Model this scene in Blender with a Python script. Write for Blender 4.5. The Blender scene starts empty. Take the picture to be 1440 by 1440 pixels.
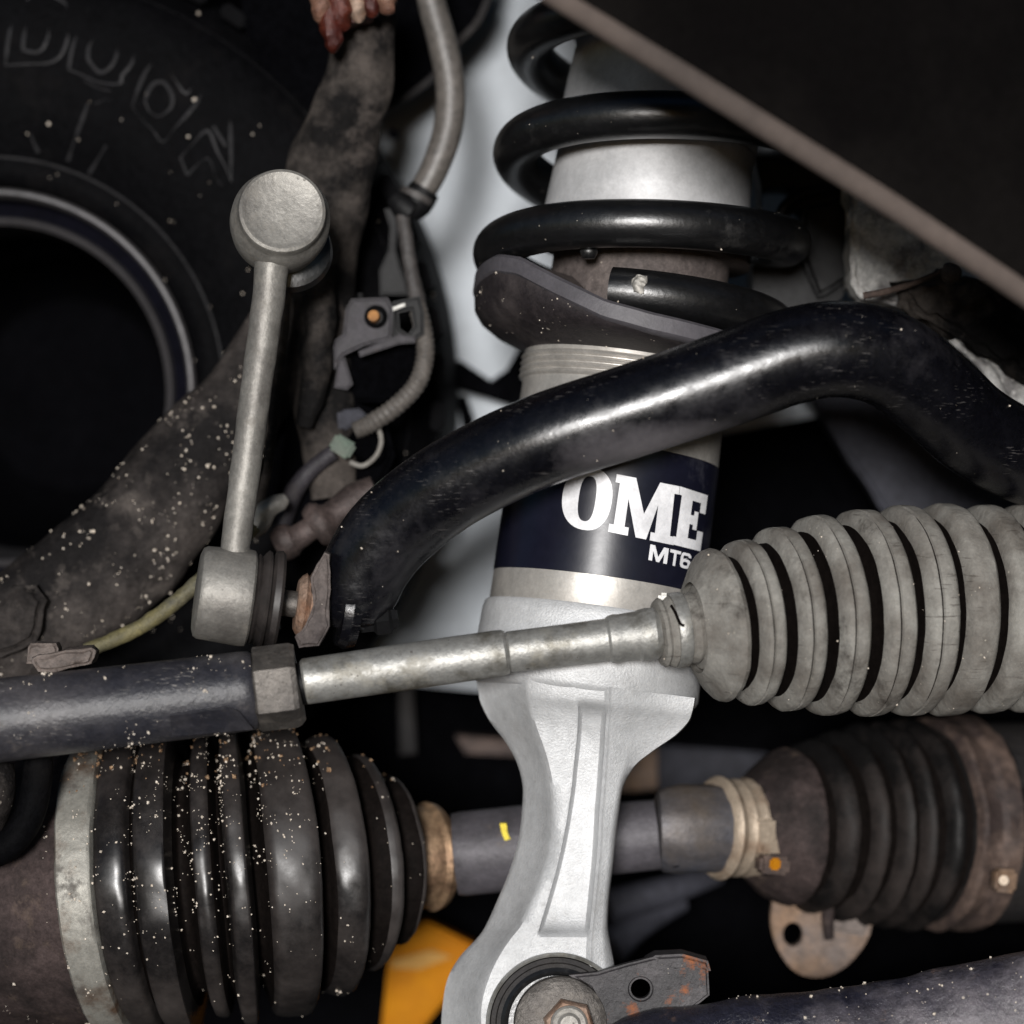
import bpy, bmesh, math, random
from mathutils import Vector, Matrix, noise
from mathutils.bvhtree import BVHTree

random.seed(7)
C = bpy.context.scene.collection
K = 0.00025            # metres per modelling unit (about a quarter of a millimetre)
D = 4800.0             # camera distance to the strut, same units

# ------------------------------------------------------------------ camera, world, sun
cam_d = bpy.data.cameras.new('camera'); cam = bpy.data.objects.new('camera', cam_d); C.objects.link(cam)
cam.location = (0, -D*K, 0); cam.rotation_euler = (math.radians(90), 0, 0)
cam_d.sensor_width = 36; cam_d.lens = 36*D/1440.0; cam_d.clip_start = 0.01; cam_d.clip_end = 100
cam_d.dof.use_dof = True; cam_d.dof.focus_distance = (D-170)*K; cam_d.dof.aperture_fstop = 4.8
bpy.context.scene.camera = cam

TO_SUN = Vector((-0.075, -0.95, 0.085)).normalized()
el = math.asin(TO_SUN.z); az = math.atan2(TO_SUN.x, TO_SUN.y)
w = bpy.data.worlds.new('World'); bpy.context.scene.world = w; w.use_nodes = True
nt = w.node_tree; bg = nt.nodes['Background']
sky = nt.nodes.new('ShaderNodeTexSky'); sky.sky_type = 'NISHITA'; sky.sun_disc = False
sky.sun_elevation = el; sky.sun_rotation = az
sky.air_density = .8; sky.dust_density = .2; sky.ozone_density = 2.5
nt.links.new(sky.outputs[0], bg.inputs[0]); bg.inputs[1].default_value = 0.05
sd = bpy.data.lights.new('sun', 'SUN'); sd.energy = 4.2; sd.angle = math.radians(10); sd.color = (1.0, 0.98, 0.965)
sun = bpy.data.objects.new('sun', sd); C.objects.link(sun)
sun.rotation_euler = TO_SUN.to_track_quat('Z', 'Y').to_euler()
vs = bpy.context.scene.view_settings
vs.view_transform = 'Standard'; vs.look = 'None'; vs.gamma = 1; vs.exposure = 0.0; vs.use_curve_mapping = False

# ------------------------------------------------------------------ coordinates
def S(y): return 1 + y/D
def W(px, py, y=0.0):
    s = S(y); return Vector(((px-720)*s, y, (720-py)*s))

# ------------------------------------------------------------------ materials
def mat(name, col, rough=.5, metal=0., col2=None, ns=60, amt=1., lo=.35, hi=.65, bump=0., bs=400, specks=None,
        dust=None, rv=.12, coat=0., spec=.5, wear=None, spot=None, grain=.36):
    m = bpy.data.materials.new(name); m.use_nodes = True
    t = m.node_tree; N = t.nodes; L = t.links; b = N['Principled BSDF']
    tc = N.new('ShaderNodeTexCoord').outputs['Object']
    def noi(scale, det=6, r=.6, off=0):
        n = N.new('ShaderNodeTexNoise'); n.inputs['Scale'].default_value = scale
        n.inputs['Detail'].default_value = det; n.inputs['Roughness'].default_value = r
        mp = N.new('ShaderNodeMapping'); mp.inputs['Location'].default_value = (off, off*1.7, off*.6)
        L.new(tc, mp.inputs[0]); L.new(mp.outputs[0], n.inputs['Vector']); return n.outputs['Fac']
    def ramp(f, a, c):
        r = N.new('ShaderNodeMapRange'); r.inputs['From Min'].default_value = a; r.inputs['From Max'].default_value = c
        L.new(f, r.inputs['Value']); return r.outputs[0]
    def mul(a, c):
        r = N.new('ShaderNodeMath'); r.operation = 'MULTIPLY'; L.new(a, r.inputs[0])
        if isinstance(c, (int, float)): r.inputs[1].default_value = c
        else: L.new(c, r.inputs[1])
        return r.outputs[0]
    def mix(f, a, c):
        x = N.new('ShaderNodeMix'); x.data_type = 'RGBA'; L.new(f, x.inputs[0])
        for i, v in ((6, a), (7, c)):
            if isinstance(v, tuple): x.inputs[i].default_value = v+(1,)
            else: L.new(v, x.inputs[i])
        return x.outputs[2]
    col = tuple(col); c = col
    if col2 is not None:
        c = mix(mul(ramp(noi(ns), lo, hi), amt), col, tuple(col2))
    else:
        c = mix(ramp(noi(ns), .3, .7), tuple(v*.8 for v in col), tuple(min(1, v*1.18) for v in col))
    if grain:     # fine random mottling, in place of bump shading lost in frontal light
        for sc_, am in ((330, grain), (1100, grain*.7)):
            gm = N.new('ShaderNodeMapRange'); gm.inputs['From Min'].default_value = .32; gm.inputs['From Max'].default_value = .68
            gm.inputs['To Min'].default_value = 1-am; gm.inputs['To Max'].default_value = 1+am*.8
            L.new(noi(sc_, 5, .7, sc_*.01), gm.inputs['Value'])
            vm = N.new('ShaderNodeVectorMath'); vm.operation = 'SCALE'
            if isinstance(c, tuple): vm.inputs[0].default_value = c
            else: L.new(c, vm.inputs[0])
            L.new(gm.outputs[0], vm.inputs['Scale']); c = vm.outputs[0]
    rg = N.new('ShaderNodeMath'); rg.operation = 'ADD'; rg.inputs[0].default_value = rough-rv/2; rg.use_clamp = True
    L.new(mul(noi(ns*2.3, 8, .7, 3), rv*1.6), rg.inputs[1]); ro = rg.outputs[0]
    masks = []
    if dust:      # colour, strength, scale, lo, hi
        dm = mul(ramp(noi(dust[2], 9, .72, 7), dust[3], dust[4]), dust[1])
        c = mix(dm, c, dust[0]); masks.append(dm)
    if spot:      # a patch of settled dust: centre (m), radius (m), colour, strength
        sb = N.new('ShaderNodeMapping'); sb.inputs['Location'].default_value = tuple(-v/spot[1][i] for i, v in enumerate(spot[0]))
        sb.inputs['Scale'].default_value = tuple(1/v for v in spot[1]); L.new(tc, sb.inputs[0])
        ln = N.new('ShaderNodeVectorMath'); ln.operation = 'LENGTH'; L.new(sb.outputs[0], ln.inputs[0])
        ad = N.new('ShaderNodeMath'); ad.operation = 'ADD'; L.new(ln.outputs['Value'], ad.inputs[0]); L.new(noi(22, 9, .75, 21), ad.inputs[1])
        dm = mul(ramp(ad.outputs[0], 1.55, .95), spot[3]); c = mix(dm, c, spot[2]); masks.append(dm)
    if wear:      # fine scratches and rubs
        wv = N.new('ShaderNodeTexNoise'); wv.inputs['Scale'].default_value = wear[2]; wv.inputs['Detail'].default_value = 3
        mp = N.new('ShaderNodeMapping'); mp.inputs['Scale'].default_value = (1, 1, 9); mp.inputs['Rotation'].default_value = (.4, .7, .9)
        L.new(tc, mp.inputs[0]); L.new(mp.outputs[0], wv.inputs['Vector'])
        wm = mul(mul(ramp(wv.outputs['Fac'], .62, .68), ramp(noi(45, 3, .5, 11), .5, .62)), wear[1])
        c = mix(wm, c, wear[0]); masks.append(wm)
    if specks:    # colour, cell scale, radius, gate lo, gate hi
        for k, (sc, rad) in enumerate(((specks[1], specks[2]), (specks[1]*2.1, specks[2]*.9))):
            v = N.new('ShaderNodeTexVoronoi'); v.inputs['Scale'].default_value = sc; L.new(tc, v.inputs['Vector'])
            sp = N.new('ShaderNodeSeparateColor'); L.new(v.outputs['Color'], sp.inputs[0])
            rr = mul(sp.outputs[1], rad)
            lt = N.new('ShaderNodeMath'); lt.operation = 'LESS_THAN'; L.new(v.outputs['Distance'], lt.inputs[0]); L.new(rr, lt.inputs[1])
            sm = mul(mul(lt.outputs[0], ramp(noi(55, 4, .6, 5+k), specks[3], specks[4])), .6)
            c = mix(sm, c, specks[0]); masks.append(sm)
    for q in masks:
        x = N.new('ShaderNodeMix'); x.data_type = 'FLOAT'; L.new(q, x.inputs[0]); L.new(ro, x.inputs[2]); x.inputs[3].default_value = .85
        ro = x.outputs[0]
    L.new(c, b.inputs['Base Color']) if not isinstance(c, tuple) else None
    L.new(ro, b.inputs['Roughness'])
    if masks and metal > 0:
        x = N.new('ShaderNodeMix'); x.data_type = 'FLOAT'; L.new(masks[0], x.inputs[0]); x.inputs[2].default_value = metal; x.inputs[3].default_value = metal*.3
        L.new(x.outputs[0], b.inputs['Metallic'])
    else: b.inputs['Metallic'].default_value = metal
    b.inputs['Coat Weight'].default_value = coat; b.inputs['Coat Roughness'].default_value = .12
    b.inputs['Specular IOR Level'].default_value = spec
    if bump:
        bn = N.new('ShaderNodeBump'); bn.inputs['Strength'].default_value = min(1, bump); bn.inputs['Distance'].default_value = .0012*max(1, bump)
        L.new(noi(bs, 8, .65, 1), bn.inputs['Height']); L.new(bn.outputs[0], b.inputs['Normal'])
    return m

SAND = (.62, .55, .46)
M = {}
M['spring'] = mat('black_spring_coat', (.005, .005, .0055), .30, ns=90, bump=.12, bs=500, dust=((.06, .057, .055), .45, 40, .56, .74), specks=(SAND, 260, .12, .6, .7), spec=.9)
M['bar'] = mat('black_bar_paint', (.003, .003, .0045), .19, ns=70, bump=.10, bs=420, dust=((.045, .042, .048), .45, 12, .56, .72), wear=((.2, .185, .18), .25, 260), specks=(SAND, 300, .14, .6, .68), rv=.26, spec=.6, spot=((.116, -.006, .058), (.048, .1, .014), (.15, .138, .148), .75))
M['bar_dusty'] = M['bar']
M['silver'] = mat('silver_dust_tube', (.50, .50, .505), .55, .2, ns=50, bump=.06, bs=900, rv=.12, dust=((.25, .23, .21), .3, 40, .58, .8), grain=.1)
M['band'] = mat('champagne_aluminium', (.50, .475, .44), .38, .5, ns=60, bump=.06, bs=1100, rv=.12, dust=((.25, .23, .21), .3, 60, .6, .8), grain=.12)
M['alloy'] = mat('white_silver_casting', (.56, .565, .57), .45, .25, ns=40, bump=.35, bs=1300, rv=.14, dust=((.20, .185, .165), .45, 44, .58, .74), specks=((.12, .10, .09), 200, .14, .56, .66), grain=.10)
M['label'] = mat('navy_label_film', (.007, .0075, .016), .28, ns=25, dust=((.085, .085, .105), .6, 24, .54, .75), bump=.03, bs=300, grain=.12)
M['print'] = mat('white_print', (.78, .78, .80), .4, ns=60, rv=.06, grain=.12)
M['perch'] = mat('plum_black_perch', (.022, .018, .0195), .5, ns=50, bump=.15, bs=700, dust=((.075, .062, .06), .6, 40, .5, .7), specks=(SAND, 200, .16, .5, .62), spec=.4)
M['pad'] = mat('grey_rubber_strip', (.075, .070, .078), .5, ns=60, bump=.12, bs=900, grain=.15)
M['inner'] = mat('dusty_brown_steel', (.12, .10, .092), .65, col2=(.06, .05, .048), ns=40, bump=.2, bs=500, specks=(SAND, 240, .13, .54, .64), spec=.2)
M['link'] = mat('dull_zinc', (.27, .258, .235), .48, .45, col2=(.13, .12, .11), ns=30, lo=.42, hi=.66, bump=.22, bs=500, dust=((.22, .20, .17), .5, 60, .54, .66), specks=((.06, .05, .045), 260, .2, .54, .64), grain=.2)
M['rod'] = mat('galvanised_rod', (.36, .355, .335), .44, .6, col2=(.14, .13, .105), ns=50, lo=.50, hi=.64, bump=.22, bs=700, dust=((.26, .235, .18), .6, 40, .54, .66), specks=((.05, .042, .036), 260, .24, .52, .62), grain=.2)
M['sleeve'] = mat('grey_sleeve_paint', (.022, .022, .028), .34, ns=30, bump=.3, bs=500, col2=(.062, .058, .062), lo=.42, hi=.66, dust=((.14, .12, .105), .5, 60, .58, .72), wear=((.3, .28, .26), .5, 300), grain=.25)
M['nut'] = mat('worn_nut', (.17, .155, .14), .45, .6, col2=(.06, .054, .05), ns=40, bump=.5, bs=420, dust=((.24, .21, .18), .5, 60, .52, .68), grain=.25)
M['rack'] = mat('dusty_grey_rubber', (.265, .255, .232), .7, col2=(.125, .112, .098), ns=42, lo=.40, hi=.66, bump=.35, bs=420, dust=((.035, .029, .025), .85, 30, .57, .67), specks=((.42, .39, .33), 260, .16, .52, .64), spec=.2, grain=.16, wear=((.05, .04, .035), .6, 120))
M['rackdark'] = mat('black_rubber_fold_shade', (.006, .0045, .004), .7, ns=40, spec=.05)  # undusted black rubber, with the shade of the boot folds put in
M['boot'] = mat('dust_filmed_rubber', (.010, .0088, .0088), .27, ns=50, bump=.05, bs=120, dust=((.07, .058, .053), .65, 9, .44, .66), rv=.12, spec=.5, grain=.25)
M['boot2'] = mat('brown_dust_rubber', (.005, .0045, .0045), .5, ns=50, bump=.15, bs=300, dust=((.04, .031, .028), .7, 12, .48, .66), spec=.2, grain=.25)
M['bootcap'] = mat('plum_brown_cap', (.055, .040, .038), .7, ns=36, bump=.3, bs=420, col2=(.020, .0155, .015), lo=.4, hi=.62, dust=((.13, .095, .072), .6, 70, .57, .70), spec=.15)
M['clampdusty'] = mat('dusty_clamp_band', (.28, .27, .24), .5, .4, col2=(.11, .07, .046), ns=40, lo=.48, hi=.62, bump=.2, bs=400, dust=((.05, .04, .034), .7, 60, .56, .66), grain=.2)
M['clamptan'] = mat('tan_clamp_band', (.42, .34, .26), .45, .4, col2=(.22, .14, .09), ns=60, lo=.5, hi=.7, bump=.3, bs=600, grain=.2)
M['clamprust'] = mat('rusty_clamp', (.11, .075, .06), .65, .2, col2=(.04, .027, .024), ns=70, lo=.4, hi=.6, bump=.4, bs=500)
M['brass'] = mat('brass_ring', (.50, .33, .20), .38, .7, col2=(.14, .08, .05), ns=70, lo=.4, hi=.7, bump=.25, bs=500)
M['shaft'] = mat('grey_shaft_paint', (.11, .102, .115), .5, .2, ns=30, col2=(.045, .042, .046), bump=.3, bs=500, dust=((.22, .16, .10), .5, 60, .6, .72), grain=.2)
M['sleeve2'] = mat('blue_grey_sleeve', (.075, .08, .10), .45, .3, col2=(.11, .09, .075), ns=30, bump=.3, bs=400, grain=.2)
M['yellow'] = mat('yellow_paint_mark', (.7, .55, .03), .6)
M['cast'] = mat('dirty_cast_iron', (.009, .008, .008), .62, col2=(.07, .06, .055), ns=20, lo=.43, hi=.66, bump=1.0, bs=240, dust=((.11, .095, .085), .6, 60, .55, .67), specks=(SAND, 260, .2, .58, .64), spec=.1)
M['cast2'] = mat('dusty_cast_iron', (.062, .053, .047), .75, col2=(.007, .0065, .0065), ns=22, lo=.43, hi=.55, bump=1.0, bs=240, dust=((.09, .076, .068), .6, 60, .54, .67), spec=.1)
M['castalloy'] = mat('rough_cast_alloy', (.55, .54, .52), .55, .2, col2=(.16, .15, .15), ns=50, lo=.5, hi=.64, bump=1.0, bs=300, specks=((.75, .73, .7), 200, .25, .4, .55), grain=.3)
M['tyre'] = mat('tyre_rubber', (.0025, .0025, .003), .6, ns=60, bump=.5, bs=300, dust=((.010, .009, .009), .6, 24, .54, .72), spec=.03)
M['letter'] = mat('tyre_letter_rubber', (.016, .0155, .017), .42, ns=60, bump=.3, bs=350, spec=.35)
M['rim'] = mat('grey_rim_paint', (.050, .047, .049), .42, .2, ns=40, bump=.1, bs=500, grain=.12, dust=((.01, .01, .011), .9, 14, .56, .66))
M['rimdark'] = mat('black_rim_barrel', (.002, .002, .0045), .6, ns=40, specks=(SAND, 60, .04, .56, .6), spec=.03)
M['hose'] = mat('grey_hose_rubber', (.10, .09, .081), .4, ns=60, bump=.2, bs=600, spec=.6)
M['wire'] = mat('dark_conduit', (.05, .045, .043), .5, ns=60, bump=.4, bs=500, dust=((.14, .12, .11), .5, 60, .5, .7))
M['black'] = mat('black_plastic', (.005, .005, .0055), .5, ns=50, bump=.2, bs=400, spec=.18)
M['void'] = mat('matte_black', (.002, .002, .0025), .9, ns=30, spec=.0)  # even near-black without gloss
M['mudsteel'] = mat('dark_subframe_steel', (.016, .015, .016), .6, ns=40, col2=(.03, .026, .024), bump=.5, bs=300, spec=.3)
M['bracket'] = mat('purple_grey_bracket', (.040, .036, .042), .5, ns=60, bump=.4, bs=400, col2=(.018, .016, .018), dust=((.10, .085, .08), .5, 90, .55, .7), spec=.3)
M['screw'] = mat('brass_screw', (.24, .11, .03), .45, .6, ns=90, col2=(.07, .03, .012))
M['green'] = mat('green_connector', (.05, .08, .055), .6, ns=60, col2=(.09, .09, .07))
M['rustred'] = mat('dark_red_rust', (.045, .007, .005), .3, .2, col2=(.10, .022, .012), ns=110, bump=.8, bs=300)
M['rustlight'] = mat('tan_rust', (.22, .12, .08), .55, .2, col2=(.10, .04, .025), ns=90, bump=.6, bs=300)
M['rust'] = mat('orange_rust_nut', (.24, .135, .085), .6, .3, col2=(.36, .26, .2), ns=110, bump=.7, bs=320)
M['pinkbolt'] = mat('pink_brown_bolt', (.09, .066, .06), .55, .3, col2=(.03, .022, .02), ns=50, bump=.5, bs=320)
M['white'] = mat('white_body_paint', (.37, .40, .43), .5, ns=8, col2=(.30, .33, .36), bump=.03, bs=60, dust=((.22, .21, .20), .5, 12, .52, .74), grain=.05)
M['orange'] = mat('orange_plastic', (.42, .17, .002), .7, ns=20, col2=(.32, .10, .001), grain=.1, spec=.15)
M['cream'] = mat('cream_band', (.40, .22, .06), .7, ns=20, grain=.1, spec=.15)
M['liner'] = mat('brown_black_liner', (.012, .0105, .0096), .85, ns=5, col2=(.003, .0026, .0026), lo=.35, hi=.65, spec=.02, grain=.15)
M['lip'] = mat('lit_beige_edge', (.15, .118, .102), .8, ns=10, col2=(.055, .046, .042), lo=.3, hi=.7, spec=.1, grain=.12)  # beige, paler than the panel: the light on its edge is in the colour
M['armpaint'] = mat('blue_grey_arm', (.045, .046, .058), .65, ns=20, col2=(.02, .02, .026), bump=.3, bs=300, spec=.2)
M['lowarm'] = mat('wet_black_arm', (.014, .014, .024), .2, ns=18, col2=(.12, .108, .12), lo=.42, hi=.6, bump=1.0, bs=200, specks=(SAND, 230, .2, .58, .64), rv=.25, dust=((.2, .12, .085), .6, 50, .6, .7))
M['armbr'] = mat('grey_steel_bracket', (.070, .063, .066), .5, .2, ns=30, col2=(.026, .024, .026), lo=.42, hi=.6, bump=.5, bs=300, dust=((.30, .10, .035), .85, 48, .56, .64), specks=(SAND, 210, .16, .54, .66))
M['tab'] = mat('brown_orange_tab', (.20, .115, .06), .6, .2, ns=45, col2=(.13, .10, .085), bump=.35, bs=400)
M['sand'] = mat('pale_sand', (.50, .42, .33), .6, ns=2500, col2=(.7, .63, .55), lo=.45, hi=.55, spec=.4)
M['mud'] = mat('orange_brown_mud', (.16, .085, .045), .8, ns=1500, col2=(.34, .23, .14), lo=.45, hi=.55, spec=.2)
M['moss'] = mat('yellow_green_hose', (.075, .07, .05), .6, ns=80, col2=(.14, .12, .05), bump=.5, bs=400)
M['clip'] = mat('dusty_pink_clip', (.15, .12, .105), .6, ns=90, col2=(.09, .07, .06), bump=.6, bs=400)
M['concrete'] = mat('asphalt_floor', (.055, .053, .05), .85, ns=6, col2=(.04, .04, .039), bump=.3, bs=80, grain=.12)

# ------------------------------------------------------------------ object helpers
def thing(name, label, cat, base, group=None, kind=None):
    o = bpy.data.objects.new(name, None); C.objects.link(o); o.empty_display_size = .01
    o.location = base*K; o['label'] = label; o['category'] = cat
    if group: o['group'] = group
    if kind: o['kind'] = kind
    return o
def root_of(o):
    while o.parent: o = o.parent
    return o
ALL = {}
def link(name, me, m, parent=None, label=None, cat=None, group=None, kind=None, sharp=35):
    """verts of me are in world modelling units"""
    if parent is not None: off = root_of(parent).location.copy()
    else:
        n = len(me.vertices); a = sum((v.co for v in me.vertices), Vector())/max(1, n)
        zmin = min(v.co.z for v in me.vertices); off = Vector((a.x, a.y, zmin))*K
    for v in me.vertices: v.co = v.co*K-off
    o = bpy.data.objects.new(name, me); C.objects.link(o)
    if parent is not None: o.parent = parent
    else: o.location = off
    me.materials.append(M[m] if isinstance(m, str) else m)
    for p in me.polygons: p.use_smooth = True
    if sharp: me.set_sharp_from_angle(angle=math.radians(sharp))
    for k, v in (('label', label), ('category', cat), ('group', group), ('kind', kind)):
        if v: o[k] = v
    return o
def build(name, vs_, fs, m, parent=None, **kw):
    me = bpy.data.meshes.new(name); me.from_pydata([tuple(v) for v in vs_], [], fs); me.update()
    bm = bmesh.new(); bm.from_mesh(me); bmesh.ops.recalc_face_normals(bm, faces=bm.faces); bm.to_mesh(me); bm.free()
    return link(name, me, m, parent, **kw)
def two(o, m2, flags, n):
    """second material on the rings flagged True"""
    o.data.materials.append(M[m2])
    for p in o.data.polygons:
        i = p.vertices[0]//n; j = max(v//n for v in p.vertices); i = min(v//n for v in p.vertices)
        if i < len(flags) and flags[i] and flags[min(j, len(flags)-1)]: p.material_index = 1
    return o
def from_bm(name, bm, m, parent=None, **kw):
    bmesh.ops.recalc_face_normals(bm, faces=bm.faces)
    me = bpy.data.meshes.new(name); bm.to_mesh(me); bm.free(); return link(name, me, m, parent, **kw)
def join(*parts):
    V, F = [], []
    for v, f in parts:
        n = len(V); V += list(v); F += [tuple(i+n for i in q) for q in f]
    return V, F
def cr(pts, sub):
    """Catmull-Rom through tuples"""
    if sub <= 1: return [tuple(p) for p in pts]
    out = []; n = len(pts)
    for i in range(n-1):
        p0, p1, p2, p3 = pts[max(i-1, 0)], pts[i], pts[i+1], pts[min(i+2, n-1)]
        for k in range(sub):
            t = k/sub
            out.append(tuple(.5*((2*b)+(-a+c)*t+(2*a-5*b+4*c-d)*t*t+(-a+3*b-3*c+d)*t**3) for a, b, c, d in zip(p0, p1, p2, p3)))
    out.append(tuple(pts[-1])); return out
def sweepW(P, R, n=24, flat=1., ref=None, caps=True, lump=0, lscale=60, phase=0., closed=False, seed=0):
    """tube through world points P with radii R; flat squeezes along the reference direction"""
    V, F = [], []; m = len(P); prev = None
    for i in range(m):
        a = P[max(i-1, 0)]; b = P[min(i+1, m-1)]
        t = (b-a)
        if t.length < 1e-6: t = (P[min(i+2, m-1)]-P[max(i-2, 0)])
        t.normalize()
        if prev is None:
            r0 = Vector(ref) if ref else Vector((0, -1, 0))
            if abs(r0.dot(t)) > .9: r0 = Vector((0, 0, 1))
            u = (r0-t*r0.dot(t)).normalized()
        else: u = (prev-t*prev.dot(t)).normalized()
        prev = u; v = t.cross(u)
        for k in range(n):
            an = 2*math.pi*k/n+phase
            r = R[i]
            d = u*math.cos(an)*flat+v*math.sin(an); q = P[i]+d*r
            if lump: q = q+d*lump*noise.noise(q/lscale+Vector((seed, 0, 0)))*(1 if r > 1 else 0)
            V.append(q)
    for i in range(m-1):
        for k in range(n):
            a = i*n+k; b = i*n+(k+1) % n; F.append((a, b, b+n, a+n))
    if caps: F.append(tuple(range(n))[::-1]); F.append(tuple(range((m-1)*n, m*n)))
    return V, F
def tube(pts, n=24, sub=1, **kw):
    """pts: (px,py,y,r)"""
    q = cr(pts, sub); return sweepW([W(*p[:3]) for p in q], [max(.05, p[3])*S(p[2]) for p in q], n, **kw)
def lathe(A, B, prof, n=48, **kw):
    """A,B world points; prof: (t units along from A, r). repeated t makes steps"""
    d = (B-A).normalized(); P, R = [], []; 
    u = Vector((0, -1, 0)) if abs(d.y) < .9 else Vector((0, 0, 1)); u = (u-d*u.dot(d)).normalized(); v = d.cross(u)
    V, F = [], []
    for t, r in prof:
        for k in range(n):
            an = 2*math.pi*k/n+kw.get('phase', 0); V.append(A+d*t+(u*math.cos(an)+v*math.sin(an))*max(r, .01))
    m = len(prof)
    for i in range(m-1):
        for k in range(n):
            a = i*n+k; b = i*n+(k+1) % n; F.append((a, b, b+n, a+n))
    if kw.get('caps', True): F.append(tuple(range(n))[::-1]); F.append(tuple(range((m-1)*n, m*n)))
    return V, F
def box_uv(c, sx, sy, sz, rot=(0, 0, 0), bev=2):
    bm = bmesh.new(); bmesh.ops.create_cube(bm, size=1)
    for v in bm.verts: v.co = Vector((v.co.x*sx, v.co.y*sy, v.co.z*sz))
    if bev: bmesh.ops.bevel(bm, geom=list(bm.edges), offset=bev, segments=2, affect='EDGES')
    from mathutils import Euler
    R = Euler(rot).to_matrix()
    for v in bm.verts: v.co = R @ v.co+c
    return bm
def bm_vf(bm):
    bm.verts.ensure_lookup_table(); bm.verts.index_update()
    r = ([v.co.copy() for v in bm.verts], [tuple(v.index for v in f.verts) for f in bm.faces]); bm.free(); return r
def circle(cx, cy, r, n=28, ry=None): return [(cx+r*math.cos(2*math.pi*i/n), cy+(ry or r)*math.sin(2*math.pi*i/n)) for i in range(n)]
def plate(outer, y0, y1, holes=(), bev=3, tilt=(0, 0), lump=0, ls=80, sub=0, slopes=None):
    """solid plate, outline in screen units at depth y0 (front) .. y1 (back); tilt: dy per dx, dy per dy about the first point"""
    bm = bmesh.new(); E = []
    ox, oy = outer[0]
    for lp in [outer]+list(holes):
        vs_ = []
        for (x, y) in lp:
            yy = y0+tilt[0]*(x-ox)+tilt[1]*(y-oy); vs_.append(bm.verts.new(W(x, y, yy)))
        E += [bm.edges.new((vs_[i], vs_[(i+1) % len(vs_)])) for i in range(len(vs_))]
    if holes: bmesh.ops.triangle_fill(bm, edges=E, use_beauty=True)
    else: bm.faces.new(vs_)
    fr = list(bm.faces); r = bmesh.ops.extrude_face_region(bm, geom=fr)
    nv = [g for g in r['geom'] if isinstance(g, bmesh.types.BMVert)]
    bmesh.ops.translate(bm, verts=nv, vec=(0, y1-y0, 0))
    bmesh.ops.recalc_face_normals(bm, faces=bm.faces)
    if bev:
        ed = [e for e in bm.edges if len(e.link_faces) == 2 and e.link_faces[0].normal.angle(e.link_faces[1].normal, 0) > .9 and abs((e.verts[0].co-e.verts[1].co).y) < abs(y1-y0)*.6]
        bmesh.ops.bevel(bm, geom=ed, offset=bev, segments=3, affect='EDGES', clamp_overlap=True)
    if sub:
        bmesh.ops.triangulate(bm, faces=list(bm.faces))
        bmesh.ops.subdivide_edges(bm, edges=list(bm.edges), cuts=sub, use_grid_fill=True)
    if lump:
        bm.normal_update()
        for v in bm.verts: v.co += v.normal*lump*noise.fractal(v.co/ls, .8, 2, 4)
    return bm

# ------------------------------------------------------------------ the setting
def sheet(name, corners, m, label=None, kind='structure', th=0):
    return build(name, corners, [(0, 1, 2, 3)], m, kind=kind)
g = 14000
sheet('ground', [Vector((-g, -g, -1900)), Vector((g, -g, -1900)), Vector((g, g, -1900)), Vector((-g, g, -1900))], 'concrete')
# dark inner well: a box open to the camera side and to the left
def slab(name, x0, x1, y0, y1, z0, z1, m, **kw):
    V = [Vector((x, y, z)) for x in (x0, x1) for y in (y0, y1) for z in (z0, z1)]
    F = [(0, 1, 3, 2), (4, 6, 7, 5), (0, 4, 5, 1), (2, 3, 7, 6), (0, 2, 6, 4), (1, 5, 7, 3)]
    return build(name, V, F, m, sharp=30, **kw)
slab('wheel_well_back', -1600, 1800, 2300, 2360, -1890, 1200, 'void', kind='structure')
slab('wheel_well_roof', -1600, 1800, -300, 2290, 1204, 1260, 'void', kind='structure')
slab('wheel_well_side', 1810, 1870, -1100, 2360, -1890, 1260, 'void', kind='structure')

# white body panel far behind, with a punched hole
t = thing('body_panel', 'pale blue white body panel behind the coil spring with a small punched hole', 'body panel', W(720, 950, 620))
from_bm('sheet', plate([(470, -160), (1290, -160), (1290, 560), (960, 620), (960, 968), (700, 975), (540, 960), (440, 960), (440, 480)], 620, 640,
        holes=[circle(553, 188, 9), ], bev=0), 'white', t)
arch = [(590, 508), (615, 500), (650, 508), (690, 535), (712, 520), (735, 480), (790, 470), (790, 600), (735, 575), (690, 560), (640, 545), (595, 548)]
from_bm('arch_edge', plate(arch, 560, 618, bev=2), 'void', t)
from_bm('slot', plate([(612, 560), (622, 556), (632, 562), (637, 580), (636, 600), (628, 612), (615, 608), (622, 600), (619, 588), (610, 584), (620, 576), (619, 566)], 612, 619, bev=0), 'void', t)
from_bm('slot', plate([(640, 556), (656, 556), (668, 590), (662, 606), (650, 600)], 612, 619, bev=0), 'void', t)
build('screw', *tube([(585, 156, 1890, 3), (600, 153, 1880, 4), (612, 150, 1868, 7), (622, 148, 1860, 8)], 8, 3), m='void', parent=t)

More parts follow.
